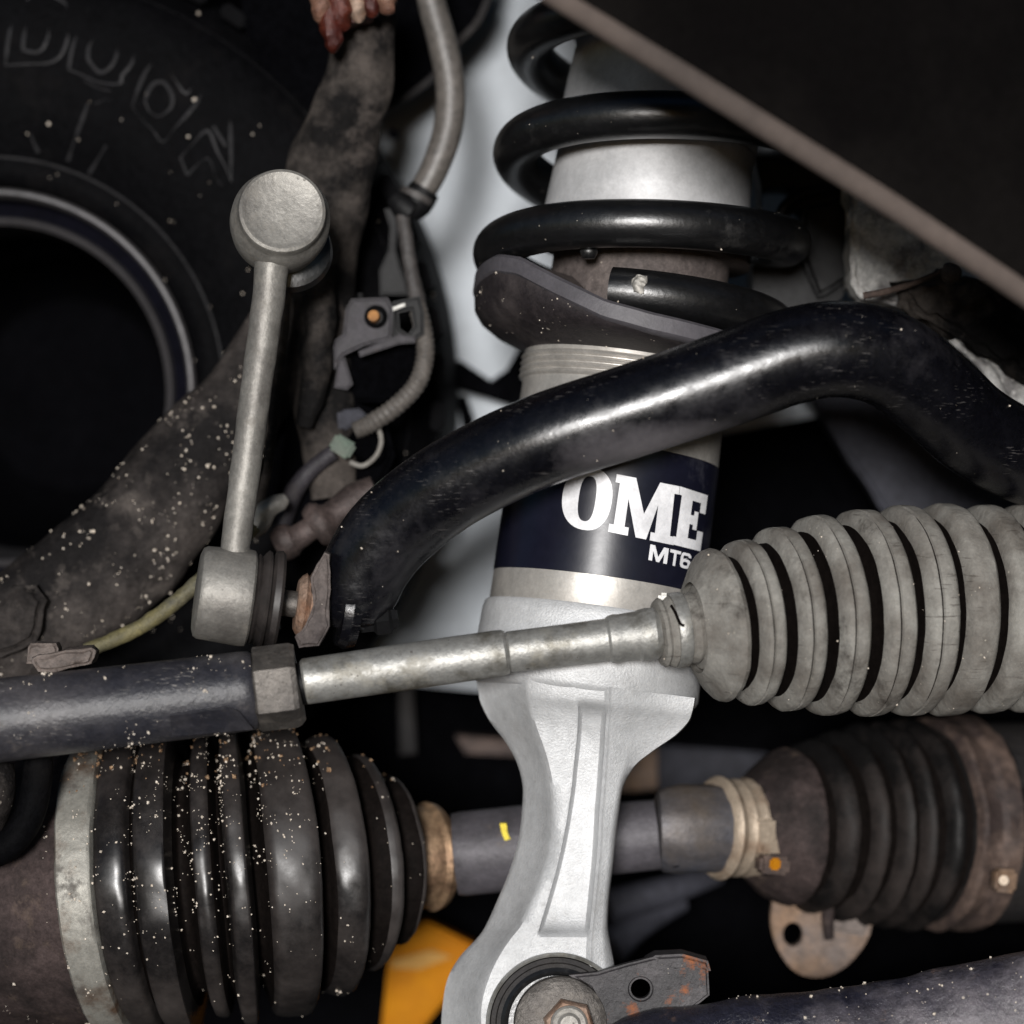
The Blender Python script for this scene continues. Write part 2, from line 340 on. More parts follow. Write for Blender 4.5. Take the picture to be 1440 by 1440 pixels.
# dark subframe masses
t = thing('subframe_crossmember', 'black crossmember behind the axle shaft', 'crossmember', W(900, 1500, 700))
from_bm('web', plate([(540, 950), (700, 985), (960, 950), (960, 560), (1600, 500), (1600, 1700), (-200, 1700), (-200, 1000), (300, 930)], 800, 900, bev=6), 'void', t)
from_bm('rib', plate([(640, 1035), (760, 1045), (765, 1065), (655, 1060)], 705, 799, bev=4), 'clamprust', t)
from_bm('rib', plate([(560, 960), (580, 955), (585, 1060), (562, 1062)], 730, 799, bev=3), 'mudsteel', t)
from_bm('rib', plate([(860, 1045), (925, 1050), (925, 1110), (860, 1115)], 705, 799, bev=3), 'tab', t)
from_bm('rib', plate([(925, 1048), (1080, 1060), (1080, 1100), (925, 1112)], 690, 799, bev=5), 'armpaint', t)
build('tube', *tube([(855, 1275, 500, 26), (930, 1255, 520, 22), (1010, 1230, 560, 14)], 16, 3), m='armpaint', parent=t)
build('tube', *tube([(860, 1330, 500, 28), (900, 1300, 520, 20), (960, 1270, 560, 12)], 16, 3), m='armpaint', parent=t)

# diagonal arm behind the bar on the right
t = thing('upper_control_arm', 'hazy blue grey diagonal arm behind the black bar and above the grey bellows', 'control arm', W(1300, 760, 500))
from_bm('arm', plate([(1130, 540), (1260, 520), (1500, 640), (1500, 800), (1262, 752), (1225, 690), (1178, 620), (1160, 590)], 470, 560, bev=8, lump=6, ls=60, sub=3), 'armpaint', t)

# orange piece low down
t = thing('orange_strap', 'orange plastic bar with paler bands below the left black bellows', 'orange bar', W(600, 1440, 600))
from_bm('bar', plate([(535, 1460), (548, 1330), (600, 1296), (668, 1330), (640, 1390), (600, 1440), (560, 1500)], 590, 660, bev=6), 'orange', t)
for a in ([(550, 1350), (606, 1336), (636, 1346), (590, 1364), (550, 1362)],):
    from_bm('band', plate(a, 580, 589, bev=2), 'cream', t)

# ------------------------------------------------------------------ wheel and tyre (left)
wc = W(-6, 552, 330); wn = Vector((-.06, -1, -.03)).normalized()
t = thing('tyre', 'black tyre sidewall with raised letters and sand specks behind the zinc link', 'tyre', W(-6, 1100, 330))
sw = [(304, -4), (310, -26), (330, -38), (352, -34), (356, -40), (420, -62), (520, -66), (600, -48), (640, -10), (668, 60), (676, 200), (670, 400)]
def swy(r):
    for (r0, y0), (r1, y1) in zip(sw, sw[1:]):
        if r0 <= r <= r1: return y0+(y1-y0)*(r-r0)/(r1-r0)
    return 0
# basis of the wheel plane
wu = (Vector((1, 0, 0))-wn*wn.x).normalized(); wv = wn.cross(wu)
if wv.z < 0: wv = -wv
V, F = [], []; n = 96
swd = cr(sw, 4)
for r, y in swd:
    for k in range(n):
        a = 2*math.pi*k/n; V.append(wc-wn*y+(wu*math.cos(a)+wv*math.sin(a))*r*1.0)
for i in range(len(swd)-1):
    for k in range(n):
        a = i*n+k; b = i*n+(k+1) % n; F.append((a, b, b+n, a+n))
build('sidewall', V, F, 'tyre', t, sharp=50)
# tread blocks past the shoulder
for k in range(60):
    a = 2*math.pi*(k+.5)/60
    c = wc-wn*40+(wu*math.cos(a)+wv*math.sin(a))*668
    if c.x < 0 and c.x > -720-200 and c.z > -300:
        bm = box_uv(Vector((0, 0, 0)), 44, 110, 22, (0, 0, 0), 4)
        R = Matrix((wu*math.cos(a+math.pi/2)+wv*math.sin(a+math.pi/2), -wn, wu*math.cos(a)+wv*math.sin(a))).transposed()
        for v in bm.verts: v.co = R @ v.co+c
        from_bm('tread_block', bm, 'tyre', t)
def on_tyre(px, py, lift):
    o = Vector((0, -D, 0)); d = (W(px, py, 300)-o).normalized()
    h = swy(470); p = None
    for _ in range(4):
        pl = wc-wn*(h-lift); s = (pl-o).dot(wn)/d.dot(wn); p = o+d*s
        q = p-wc; r = math.hypot(q.dot(wu), q.dot(wv)); h = swy(r)
    return p
def ridge(paths, name):
    V, F = [], []
    for path in paths:
        q = cr([p for p in path], 3)
        P = [on_tyre(x, y, -1) for x, y in q]
        v, f = sweepW(P, [3.6]*len(P), 8); V, F = join((V, F), (v, f))
    build(name, V, F, 'letter', t)
ridge([[(8, 92), (14, 45), (30, 12), (48, -8), (75, -6), (96, 12), (98, 40), (88, 75), (70, 88), (40, 90), (8, 92)], [(32, 70), (36, 40), (48, 16), (66, 14), (70, 40), (62, 66), (50, 74), (32, 70)]], 'letter')
ridge([[(97, 98), (104, 60), (122, 34), (142, 25), (170, 38), (188, 60), (186, 88), (172, 106), (168, 118), (140, 116), (112, 104), (97, 98)], [(124, 84), (126, 64), (142, 50), (160, 56), (165, 74), (156, 94), (140, 102), (124, 84)], [(120, 114), (138, 124), (156, 128)], [(134, 146), (150, 140), (158, 142)]], 'letter')
ridge([[(186, 150), (198, 116), (212, 92), (228, 92), (246, 112), (262, 132), (274, 118), (284, 130), (268, 156), (248, 178), (230, 200), (216, 184), (200, 168), (186, 150)], [(204, 142), (214, 120), (230, 116), (242, 134), (240, 152), (224, 164), (210, 156), (204, 142)]], 'letter')
ridge([[(254, 222), (272, 202), (292, 184), (304, 210), (318, 236), (326, 256)], [(264, 246), (254, 222)], [(264, 246), (292, 222), (304, 250), (314, 262)], [(326, 256), (324, 170)], [(300, 178), (318, 206)]], 'letter')
ridge([[(124, 146), (108, 190), (96, 226)], [(44, 188), (48, 200), (54, 214)], [(150, 204), (126, 244)]], 'moulded_mark')
for rr in (352, 625):
    V = [wc-wn*(swy(rr)-0)+(wu*math.cos(2*math.pi*k/n)+wv*math.sin(2*math.pi*k/n))*rr for k in range(n+1)]
    v, f = sweepW(V, [4]*(n+1), 8); build('sidewall_ring', v, f, 'letter', t)
t = thing('wheel_rim', 'dark inside of the wheel rim edged by two grey curved lips at the left', 'wheel rim', W(-6, 860, 330))
def wl(prof, m, name, c=wc, caps=False):
    v, f = lathe(c, c-wn*100, [(y, r) for r, y in prof], 96, caps=caps); return build(name, v, f, m, t)
wl([(304, 10), (306, -18), (302, -24), (297, -25), (293, -20), (290, 6), (288, 60)], 'rim', 'outer_lip')
wl([(289, 40), (262, 46)], 'rimdark', 'groove')
wl([(266, 46), (263, 30), (258, 26), (253, 32), (251, 60), (246, 250)], 'rim', 'inner_lip')
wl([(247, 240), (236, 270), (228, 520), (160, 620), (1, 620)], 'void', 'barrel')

# dust shield disc top centre, behind the hose
t = thing('dust_shield', 'blurred dark brown disc behind the top of the grey hose', 'dust shield', W(600, 160, 430))
from_bm('shield', plate([(520, 155), (545, 153), (575, 135), (612, 105), (645, 60), (672, 30), (690, -10), (700, -60), (480, -60), (480, 150)], 410, 440, bev=4), 'void', t)
build('rolled_edge', *tube([(545, 153, 410, 5), (575, 135, 410, 5), (612, 105, 410, 5), (645, 60, 410, 5), (672, 30, 410, 5), (690, -10, 410, 5)], 8, 4), m='mudsteel', parent=t)
# dark blue-black plate between tyre and upright
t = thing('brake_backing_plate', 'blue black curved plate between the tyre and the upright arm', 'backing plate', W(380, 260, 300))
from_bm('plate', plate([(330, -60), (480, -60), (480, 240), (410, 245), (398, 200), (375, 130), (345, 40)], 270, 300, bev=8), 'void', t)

# ------------------------------------------------------------------ steering knuckle
t = thing('steering_knuckle', 'sand specked cast iron knuckle arm sweeping from lower left up behind the zinc link', 'steering knuckle', W(100, 930, 120))
v, f = tube([(-120, 960, 60, 70), (-20, 905, 60, 76), (60, 860, 70, 80), (150, 795, 80, 86), (225, 715, 90, 84), (290, 630, 100, 74), (345, 560, 110, 62), (395, 480, 130, 56), (420, 420, 140, 52)], 40, 8, flat=.55, lump=8, lscale=60)
build('lower_arm', v, f, 'cast', t, sharp=60)
v, f = tube([(470, 700, 120, 34), (455, 560, 125, 44), (445, 430, 130, 56), (448, 330, 125, 62), (462, 250, 115, 62), (482, 180, 110, 56), (505, 110, 108, 48), (512, 40, 110, 44), (510, -40, 110, 44)], 40, 8, flat=.6, lump=7, lscale=60)
build('upright', v, f, 'cast2', t, sharp=60)
from_bm('flange', plate([(540, 40), (546, 60), (530, 160), (516, 250), (504, 330), (500, 400), (494, 420), (470, 440), (440, 640), (390, 720), (370, 700), (420, 420), (478, 300), (498, 200), (520, 110)], 150, 185, bev=6), 'void', t)
build('web', *tube([(452, 372, 60, 20), (452, 450, 60, 22), (445, 520, 65, 20), (430, 600, 75, 12)], 16, 4, lump=6, lscale=30), m='cast2', parent=t)
build('rib', *tube([(405, 395, 20, 7), (396, 480, 20, 8), (385, 580, 25, 8), (372, 680, 30, 7), (352, 740, 30, 10)], 12, 4, lump=4, lscale=20), m='cast2', parent=t)
from_bm('end_boss', plate([(-40, 870), (20, 826), (50, 822), (64, 845), (58, 872), (50, 905), (0, 925), (-40, 930)], -10, 40, bev=10, lump=6, ls=30, sub=3), 'cast', t)
# castellated rusty nut
t = thing('castle_nut', 'dark red rusted castellated nut at the top of the upright', 'nut', W(492, 75, 60))
v, f = tube([(480, -50, 60, 40), (484, 10, 60, 42), (488, 38, 60, 38), (490, 42, 60, 20)], 6, 1, phase=.5); build('crown', v, f, 'rustred', t)
for (x, y, r, m, q) in ((452, 20, 16, 'rustlight', 0), (478, 30, 17, 'rustred', 0), (502, 18, 14, 'rust', 0), (520, 12, 15, 'rustred', 0), (543, 8, 17, 'rustlight', 0), (466, 60, 15, 'rustred', 1), (462, 0, 14, 'rustred', 0)):
    build('lug', *tube([(x-4, y-55, 14, r), (x, y-20, 10, r), (x+1, y-4, 12, r*.9), (x+2, y+8, 16, r*.6), (x+2, y+14, 20, r*.1)], 16, 3, lump=5, lscale=14, seed=x), m=m, parent=t)

# ------------------------------------------------------------------ brake hose and harness
t = thing('brake_hose', 'smooth grey brake hose curving down in front of the pale body panel', 'hose', W(575, 300, 180))
build('hose', *tube([(596, -60, 200, 19), (606, 0, 200, 20), (622, 60, 195, 21), (633, 120, 190, 21), (630, 180, 185, 21), (612, 235, 180, 20), (592, 272, 178, 19), (578, 296, 178, 16)], 28, 8), m='hose', parent=t)
build('collar', *tube([(598, 266, 178, 22), (586, 284, 178, 24), (572, 296, 178, 20)], 20, 3), m='black', parent=t)
build('crimp_ring', *tube([(588, 272, 170, 25), (584, 280, 170, 25)], 20, 1), m='wire', parent=t)
build('crimp_ring', *tube([(556, 278, 168, 15), (566, 290, 165, 19), (578, 300, 165, 20)], 16, 2), m='black', parent=t)
build('cable', *tube([(566, 296, 160, 9), (570, 330, 150, 10), (576, 370, 140, 10), (584, 410, 130, 11), (590, 440, 120, 12)], 16, 6, lump=2, lscale=12), m='wire', parent=t)
from_bm('bracket', plate([(540, 294), (556, 290), (560, 312), (556, 350), (562, 372), (572, 400), (574, 415), (534, 415), (533, 380), (546, 352), (548, 320)], 160, 176, bev=3), 'black', t)
t = thing('sensor_bracket', 'purple grey sensor bracket block with a brass screw in its face', 'bracket', W(520, 550, 100))
from_bm('block', plate([(486, 434), (494, 420), (545, 418), (552, 432), (550, 476), (512, 486), (482, 500), (470, 520), (468, 480), (482, 470)], 70, 130, bev=4), 'bracket', t)
from_bm('tab', plate([(472, 495), (484, 500), (496, 540), (488, 548), (470, 545), (474, 520)], 80, 100, bev=3), 'bracket', t)
build('stud', *tube([(507, 424, 80, 6), (507, 412, 80, 5)], 10, 1), m='black', parent=t)
v, f = lathe(W(529, 446, 60), W(529, 446, 70), [(-4, .1), (-4, 9), (0, 13), (8, 16), (12, 18)], 24); o = build('screw_cup', v, f, 'black', t)
v, f = lathe(W(525, 444, 50), W(527, 446, 60), [(0, 2), (0, 8), (12, 10)], 16); build('screw', v, f, 'screw', o)
from_bm('housing', plate([(494, 500), (560, 476), (590, 490), (590, 540), (560, 566), (500, 566), (480, 548)], 110, 170, bev=6), 'void', t)
from_bm('clip', plate([(552, 424), (590, 416), (596, 440), (596, 470), (570, 484), (552, 470)], 66, 110, bev=4, holes=[[(560, 440), (578, 436), (582, 458), (574, 470), (562, 462)]]), 'black', t)
from_bm('edge_lip', plate([(504, 494), (560, 470), (584, 474), (584, 482), (560, 484), (506, 502)], 62, 80, bev=2), 'bracket', t)
from_bm('metal_tip', plate([(552, 432), (569, 426), (570, 430), (553, 437)], 58, 65, bev=1), 'rod', t)
t = thing('harness_conduit', 'dusty ribbed conduit looping down from the sensor bracket to a green connector', 'conduit', W(500, 700, 100))
q = cr([(584, 424, 96, 13), (594, 460, 92, 13), (598, 500, 90, 13), (586, 540, 88, 13), (556, 572, 84, 13), (520, 596, 80, 13), (498, 606, 80, 12)], 10)
build('conduit', *tube([(a, b, c, r+(.8 if i % 2 else -.8)) for i, (a, b, c, r) in enumerate(q)], 20), m='hose', parent=t)
bm = box_uv(W(482, 628, 84), 34, 26, 26, (0, .55, 0), 4); from_bm('connector', bm, 'green', t)
build('retaining_ring', *tube([(492+0, 650, 92, 3.5), (510, 655, 92, 3.5), (528, 642, 92, 3.5), (536, 622, 92, 3.5), (532, 604, 92, 3.5), (520, 598, 92, 3.5)], 10, 5), m='rack', parent=t)
build('sensor_plug', *tube([(500, 612, 95, 20), (520, 632, 110, 22), (530, 640, 120, 18)], 16, 3), m='void', parent=t)
build('pipe', *tube([(470, 636, 90, 12), (445, 654, 94, 12), (424, 676, 98, 13), (410, 700, 105, 14), (396, 740, 110, 14)], 16, 5), m='bracket', parent=t)
from_bm('housing', plate([(460, 570), (500, 566), (540, 580), (556, 640), (530, 700), (440, 750), (400, 760), (400, 690), (450, 640)], 120, 180, bev=8), 'void', t)
from_bm('cover', plate([(468, 578), (505, 574), (520, 588), (486, 604), (462, 610)], 100, 119, bev=3), 'armpaint', t)

# rusty pivots behind the bar end
t = thing('pivot_bolt', 'pinkish brown pivot bolt tucked behind the left end of the black bar', 'bolt', W(440, 790, 60))
build('head', *tube([(388, 770, 40, 20), (400, 764, 40, 26), (412, 758, 40, 24), (418, 755, 40, 17), (440, 742, 44, 18)], 20, 3, lump=3, lscale=20), m='pinkbolt', parent=t)
build('shank', *tube([(440, 744, 46, 28), (452, 736, 46, 34), (466, 728, 50, 22), (500, 705, 60, 26), (530, 690, 60, 22)], 24, 3), m='pinkbolt', parent=t)
build('dust_cap', *tube([(352, 752, 20, 10), (368, 730, 20, 15), (386, 712, 22, 15), (402, 700, 26, 8)], 16, 3, lump=6, lscale=20), m='link', parent=t)

# ------------------------------------------------------------------ coil-over strut
A0 = W(943, 60, 70); B0 = W(823, 960, -22)
AX = (B0-A0).normalized()
def axp(py):
    """axis point whose screen height is py"""
    lo, hi = -400., 2200.
    for _ in range(40):
        m_ = (lo+hi)/2; p = A0+AX*m_; s = S(p.y); sy = 720-p.z/s
        if sy < py: lo = m_
        else: hi = m_
    return (lo+hi)/2
t = strut = thing('suspension_strut', 'silver strut with navy sticker and forked cast foot running down the middle', 'strut', A0+AX*axp(1430))
def sl(prof, m, name, n=96, parent=None, **kw):
    v, f = lathe(A0, B0, [(axp(py), r) for py, r in prof], n, **{k: kw.pop(k) for k in list(kw) if k in ('caps',)}); return build(name, v, f, m, parent or t, **kw)
U = (Vector((1, 0, 0))-AX*AX.x).normalized(); Vv = AX.cross(U)
if Vv.y > 0: Vv = -Vv      # Vv points to the camera
def apt(py, ang, r): return A0+AX*axp(py)+(U*math.cos(ang)+Vv*math.sin(ang))*r
sl([(61, 100), (63, 130), (66, 136), (71, 137), (80, 133), (130, 139), (200, 143), (204, 142)], 'silver', 'dust_tube')
sl([(198, 120), (201, 136), (206, 142), (212, 142.5), (222, 139), (270, 143), (312, 147), (318, 144), (320, 100)], 'silver', 'dust_tube')
sl([(300, 125), (470, 125)], 'inner', 'inner_tube')
sl([(335, 150), (338, 153), (360, 154), (362, 150)], 'inner', 'stop_ring')
build('weld_bead', *tube([(828, 346, -128, 9), (828, 352, -128, 13), (828, 358, -128, 12), (828, 364, -128, 8)], 14, 3), m='spring', parent=t)
# spring perch: bowl whose rim height changes round the strut
V, F = [], []; n = 120
def rimh(a):   # a: 0 right, pi/2 camera, pi left -> screen height of the rim
    K_ = [(-90, 430), (0, 470), (45, 474), (68, 470), (85, 466), (101, 457), (120, 430), (137, 404), (152, 396), (168, 404), (185, 414), (210, 414), (270, 430)]
    d = math.degrees(a); d = d if d >= -90 else d+360; d = d-360 if d > 270 else d
    for (d0, h0), (d1, h1) in zip(K_, K_[1:]):
        if d0 <= d <= d1:
            u = (d-d0)/(d1-d0); return h0+(h1-h0)*u
    return 400
prof = [(0, 212), (.0, 240), (.10, 247), (.25, 248), (.45, 245), (.62, 234), (.78, 212), (.9, 184), (1, 164), (1.10, 151)]
for k in range(n):
    a = 2*math.pi*k/n-math.pi/2; h = rimh(a)
    for q, r in prof: V.append(apt(h+14+(500-h)*q, a, r-20))
m_ = len(prof)
for k in range(n):
    for i in range(m_-1):
        a = k*m_+i; b = ((k+1) % n)*m_+i; F.append((a, a+1, b+1, b))
build('spring_perch', V, F, 'perch', t, sharp=50)
P = [apt(rimh(2*math.pi*k/n-math.pi/2)+24, 2*math.pi*k/n-math.pi/2, 221) for k in range(n+1)]
V, F = [], []
for i in range(n):
    a = 2*math.pi*i/n-math.pi/2; h = rimh(a)+8
    for dh, r in ((0, 214), (-2, 226), (2, 231), (21, 231), (25, 226), (26, 214)): V.append(apt(h+dh, a, r))
for i in range(n):
    for j in range(5):
        a = i*6+j; b = ((i+1) % n)*6+j; F.append((a, a+1, b+1, b))
build('perch_rim', V, F, 'pad', t, sharp=40)
V, F = [], []
for i in range(n):
    a = 2*math.pi*i/n-math.pi/2; h = rimh(a)+12
    V += [apt(h, a, 212), apt(h, a, 122)]
for i in range(n):
    a = i*2; b = ((i+1) % n)*2; F.append((a, a+1, b+1, b))
build('perch_tray', V, F, 'inner', t)
pr = [(500, 150)]
for k in range(4):
    c = 522+k*9; pr += [(c-4, 145), (c-2, 149), (c, 150.5), (c+2, 149), (c+4, 145)]
pr += [(560, 144), (640, 146.0), (642, 146)]
sl(pr, 'band', 'threaded_tube')
sl([(640, 144.5), (642, 147.4), (821, 149), (822, 146)], 'label', 'sticker')
sl([(819, 145), (821, 148), (864, 149), (866, 148), (867, 140)], 'band', 'lower_band')
sl([(860, 140), (862, 152), (865, 155), (875, 157), (940, 160), (968, 160), (974, 157), (980, 148)], 'alloy', 'collar')

# ---- sticker writing, laid on the curved tube
def on_tube(px, py, r):
    o = Vector((0, -D, 0)); d = (W(px, py, 0)-o).normalized()
    w0 = o-A0; dd = d-AX*d.dot(AX); ww = w0-AX*w0.dot(AX)
    a = dd.dot(dd); b = 2*dd.dot(ww); c = ww.dot(ww)-r*r; disc = max(0, b*b-4*a*c)
    return o+d*((-b-math.sqrt(disc))/(2*a))
def glyph(name, polys, quad, parent, rings=None):
    """polys in unit square (y up) mapped by the quad bl,br,tl,tr in screen units then wrapped onto the tube"""
    bm = bmesh.new()
    bl, br, tl, tr = [Vector(q) for q in quad]
    def mp(x, y):
        p = bl*(1-x)*(1-y)+br*x*(1-y)+tl*(1-x)*y+tr*x*y; return (p.x, p.y, 0)
    for pl in polys: bm.faces.new([bm.verts.new(mp(x, y)) for x, y in pl])
    for a, b in (rings or []):
        va = [bm.verts.new(mp(*q)) for q in a]; vb = [bm.verts.new(mp(*q)) for q in b]
        for i in range(len(va)):
            j = (i+1) % len(va); bm.faces.new((va[i], va[j], vb[j], vb[i]))
    xs = [v.co.x for v in bm.verts]; x = min(xs)+4
    while x < max(xs):
        bmesh.ops.bisect_plane(bm, geom=list(bm.verts)+list(bm.edges)+list(bm.faces), plane_co=(x, 0, 0), plane_no=(1, 0, 0)); x += 4
    ys = [v.co.y for v in bm.verts]; y = min(ys)+8
    while y < max(ys):
        bmesh.ops.bisect_plane(bm, geom=list(bm.verts)+list(bm.edges)+list(bm.faces), plane_co=(0, y, 0), plane_no=(0, 1, 0)); y += 8
    for v in bm.verts: v.co = on_tube(v.co.x, v.co.y, 150.4)
    me = bpy.data.meshes.new(name); bm.to_mesh(me); bm.free()
    o = link(name, me, 'print', parent, sharp=0)
    return o
def zq(*pts): return [(640+u/3, 480+v/3) for u, v in pts]
sticker = [o for o in strut.children if o.name.startswith('sticker')][0]
def sup(cx, cy, a, b, p, n=40):
    o = []
    for i in range(n):
        th = 2*math.pi*i/n; c, s = math.cos(th), math.sin(th)
        o.append((cx+a*math.copysign(abs(c)**(2/p), c), cy+b*math.copysign(abs(s)**(2/p), s)))
    return o
glyph('letter', [], zq((436, 775), (640, 815), (470, 520), (682, 545)), sticker, rings=[(sup(.5, .5, .5, .5, 2.3), sup(.5, .5, .17, .36, 2.6))])
Mp = [[(0, 0), (.30, 0), (.30, .14), (.235, .14), (.235, .62), (.235, .86), (.07, .86), (.07, .14), (0, .14)],
      [(.07, .86), (.235, .86), (.235, .62), (.31, 1), (.0, 1), (.0, .86)],
      [(.235, .62), (.42, 0), (.58, 0), (.50, .42), (.31, 1)],
      [(.50, .42), (.58, 0), (.70, .62), (.70, 1), (.69, 1)],
      [(.70, 1), (.70, .14), (.635, .14), (.635, 0), (1, 0), (1, .14), (.93, .14), (.93, .86), (1, .86), (1, 1)]]
glyph('letter', Mp, zq((645, 803), (922, 860), (682, 560), (948, 612)), sticker)
Ep = [[(0, 0), (1, 0), (1, .34), (.80, .34), (.80, .17), (.50, .17), (.50, .42), (.5, .58), (.5, .83), (.80, .83), (.80, .66), (1, .66), (1, 1), (0, 1), (0, .86), (.10, .86), (.10, .14), (0, .14)],
      [(.5, .42), (.62, .42), (.62, .34), (.76, .34), (.76, .66), (.62, .66), (.62, .58), (.5, .58)]]
glyph('letter', Ep, zq((916, 856), (1035, 886), (950, 612), (1066, 650)), sticker)
sm = {'M': [[(0, 0), (.2, 0), (.2, 1), (0, 1)], [(.8, 0), (1, 0), (1, 1), (.8, 1)], [(.2, 1), (.2, .62), (.42, 0), (.58, 0), (.5, .32), (.26, 1)], [(.5, .32), (.58, 0), (.8, .62), (.8, 1), (.74, 1)]],
      'T': [[(0, .8), (.38, .8), (.38, 0), (.62, 0), (.62, .8), (1, .8), (1, 1), (0, 1)]],
      '4': [[(.55, 0), (.8, 0), (.8, .2), (1, .2), (1, .38), (.8, .38), (.8, 1), (.5, 1), (0, .38), (0, .2), (.55, .2)]]}
glyph('letter', sm['M'], zq((815, 922), (893, 940), (824, 856), (902, 874)), sticker)
glyph('letter', sm['T'], zq((900, 942), (945, 952), (909, 876), (954, 887)), sticker)
glyph('letter', [[(0, .25), (.25, .25), (.25, .75), (0, .75)]], zq((946, 953), (990, 963), (955, 888), (998, 898)), sticker,
      rings=[(sup(.5, .30, .5, .30, 3, 24), sup(.5, .30, .22, .12, 3, 24)), ([(.0, .5), (.05, .9), (.2, 1), (.8, 1), (1, .85), (1, .72), (.75, .72)], [(.25, .5), (.27, .75), (.3, .82), (.7, .82), (.75, .78), (.75, .73), (.74, .725)])])
glyph('letter', sm['4'], zq((990, 964), (1026, 972), (998, 899), (1034, 908)), sticker)

# ---- forked foot: lofted casting
ST = [ # py, xl, ridgeL, slotL, slotR, ridgeR, xr, depths: outline, ridge, face, slotdepth
 (962, 666, 742, 812, 852, 890, 978, -34, -150, -176, -176),
 (985, 672, 742, 814, 852, 892, 974, -34, -148, -172, -172),
 (1002, 676, 746, 815, 852, 893, 968, -36, -142, -160, -138),
 (1025, 690, 752, 814, 850, 892, 950, -40, -138, -150, -122),
 (1050, 712, 762, 812, 849, 885, 920, -46, -134, -146, -114),
 (1075, 727, 770, 809, 847, 880, 893, -52, -132, -144, -110),
 (1105, 735, 776, 806, 845, 872, 877, -58, -130, -142, -108),
 (1140, 734, 778, 801, 842, 866, 871, -60, -128, -142, -108),
 (1180, 729, 776, 794, 840, 861, 866, -60, -128, -142, -108),
 (1220, 718, 767, 785, 837, 857, 862, -60, -128, -142, -108),
 (1260, 702, 752, 774, 833, 853, 857, -60, -128, -142, -108),
 (1300, 684, 732, 762, 829, 850, 855, -60, -128, -142, -116),
 (1318, 672, 718, 757, 827, 850, 857, -60, -128, -142, -142),
 (1345, 647, 700, 750, 826, 852, 862, -58, -130, -142, -142),
 (1375, 630, 686, 744, 826, 856, 868, -56, -132, -142, -142),
 (1410, 623, 676, 740, 826, 868, 880, -56, -132, -142, -142),
 (1450, 622, 676, 740, 826, 880, 905, -56, -132, -142, -142),
 (1500, 640, 690, 740, 826, 880, 930, -56, -132, -142, -142)]
V, F = [], []
Sd = cr(ST, 5)
for s in Sd:
    py, xl, rl, a, b, rr, xr, do, dr, df, ds = s
    xc = (xl+xr)/2; k = .125*max(0, min(1, (1100-py)/130))
    rec = max(0, ds-df)
    row = [(xl+16, -do*.2+26), (xl+2, do+22), (xl, do), (xl+(rl-xl)*.12, do-8), (rl-9, dr+10), (rl-4, dr-2), (rl+2, dr-9), (a-5, df), (a-2, df+1), (a+1, df+rec*.8), (a+4, df+rec), (b-6, df+rec), (b-2, df+rec*.6), (b+1, df-3), (b+5, df-6), (b+9, df-2), (rr-4, df), (rr+1, df+5), (xr-1, df+12+(do-df)*.1 if py > 1090 else dr), (xr, do), (xr-3, do+40), (xr-14, do+66)]
    for x, y in row: V.append(W(x, py+k*(x-xc), y))
m_ = len(row)
for i in range(len(Sd)-1):
    for j in range(m_-1):
        a = i*m_+j; F.append((a, a+1, a+m_+1, a+m_))
    F.append((i*m_+m_-1, i*m_, (i+1)*m_, (i+1)*m_+m_-1))
fork = build('fork', V, F, 'alloy', t, sharp=42)
bc = W(783, 1440, -150); bd = Vector((.03, -1, .05)).normalized()
def bl(prof, m, name, parent, c=bc, n=64):
    v, f = lathe(c, c+bd*100, prof, n); return build(name, v, f, m, parent)
bush = bl([(-60, 92), (0, 92), (5, 90), (6, 84), (3, 82), (2, 1)], 'mudsteel', 'bushing', t)
bl([(0, 97), (9, 97), (11, 94.5), (9, 92), (0, 92)], 'rod', 'bushing_sleeve', bush)
bl([(2, 76), (9, 77), (12, 72), (10, 68), (3, 66)], 'spring', 'rubber_ring', bush)
t2 = thing('fork_bolt', 'rust tinged flanged bolt head in the eye of the cast fork', 'bolt', W(790, 1500, -180))
bc2 = W(788, 1438, -165)
bl([(-8, 30), (-8, 62), (6, 64), (12, 62), (16, 55), (18, 40), (18, 1)], 'nut', 'flange', t2, bc2)
v, f = lathe(W(800, 1440, -183), W(800, 1440, -183)+bd*100, [(0, 36), (20, 36), (26, 32), (28, 22), (25, 18), (25, 1)], 6, phase=.3); build('head', v, f, 'rust', t2)
v, f = lathe(W(800, 1440, -205), W(800, 1440, -205)+bd*100, [(0, 26), (8, 25), (10, 22), (9, 16), (12, 12), (12, 1)], 32); build('stamped_dome', v, f, 'link', t2)

# ---- coil spring: one wire
pts = []
def coil_h(tt):  # tt in turns from the wire's cut end (front), rising
    K_ = [(0, 400), (.25, 392), (.5, 372), (.75, 344), (1, 312), (1.25, 276), (1.5, 238), (1.75, 201), (2, 164), (2.25, 126), (2.5, 88), (2.75, 52), (3, 14), (3.25, -24), (3.5, -62), (3.9, -120)]
    for (a, h0), (b, h1) in zip(K_, K_[1:]):
        if a <= tt <= b: return h0+(h1-h0)*(tt-a)/(b-a)
    return K_[-1][1]
def coil_r(tt): 
    K_ = [(0, 186), (.4, 200), (.8, 206), (1.2, 203), (1.8, 197), (2.5, 199), (3.9, 196)]
    for (a, h0), (b, h1) in zip(K_, K_[1:]):
        if a <= tt <= b: return h0+(h1-h0)*(tt-a)/(b-a)
P, R = [], []
N_ = 420
for i in range(N_+1):
    tt = 3.9*i/N_; a = math.pi/2-2*math.pi*tt+.20      # from the camera side to the right, round the back
    h = coil_h(tt)+44
    # height on the axis so that the front of the wire shows at coil_h
    P.append(apt(h, a, coil_r(tt))); R.append(33)
v, f = sweepW(P, R, 32)
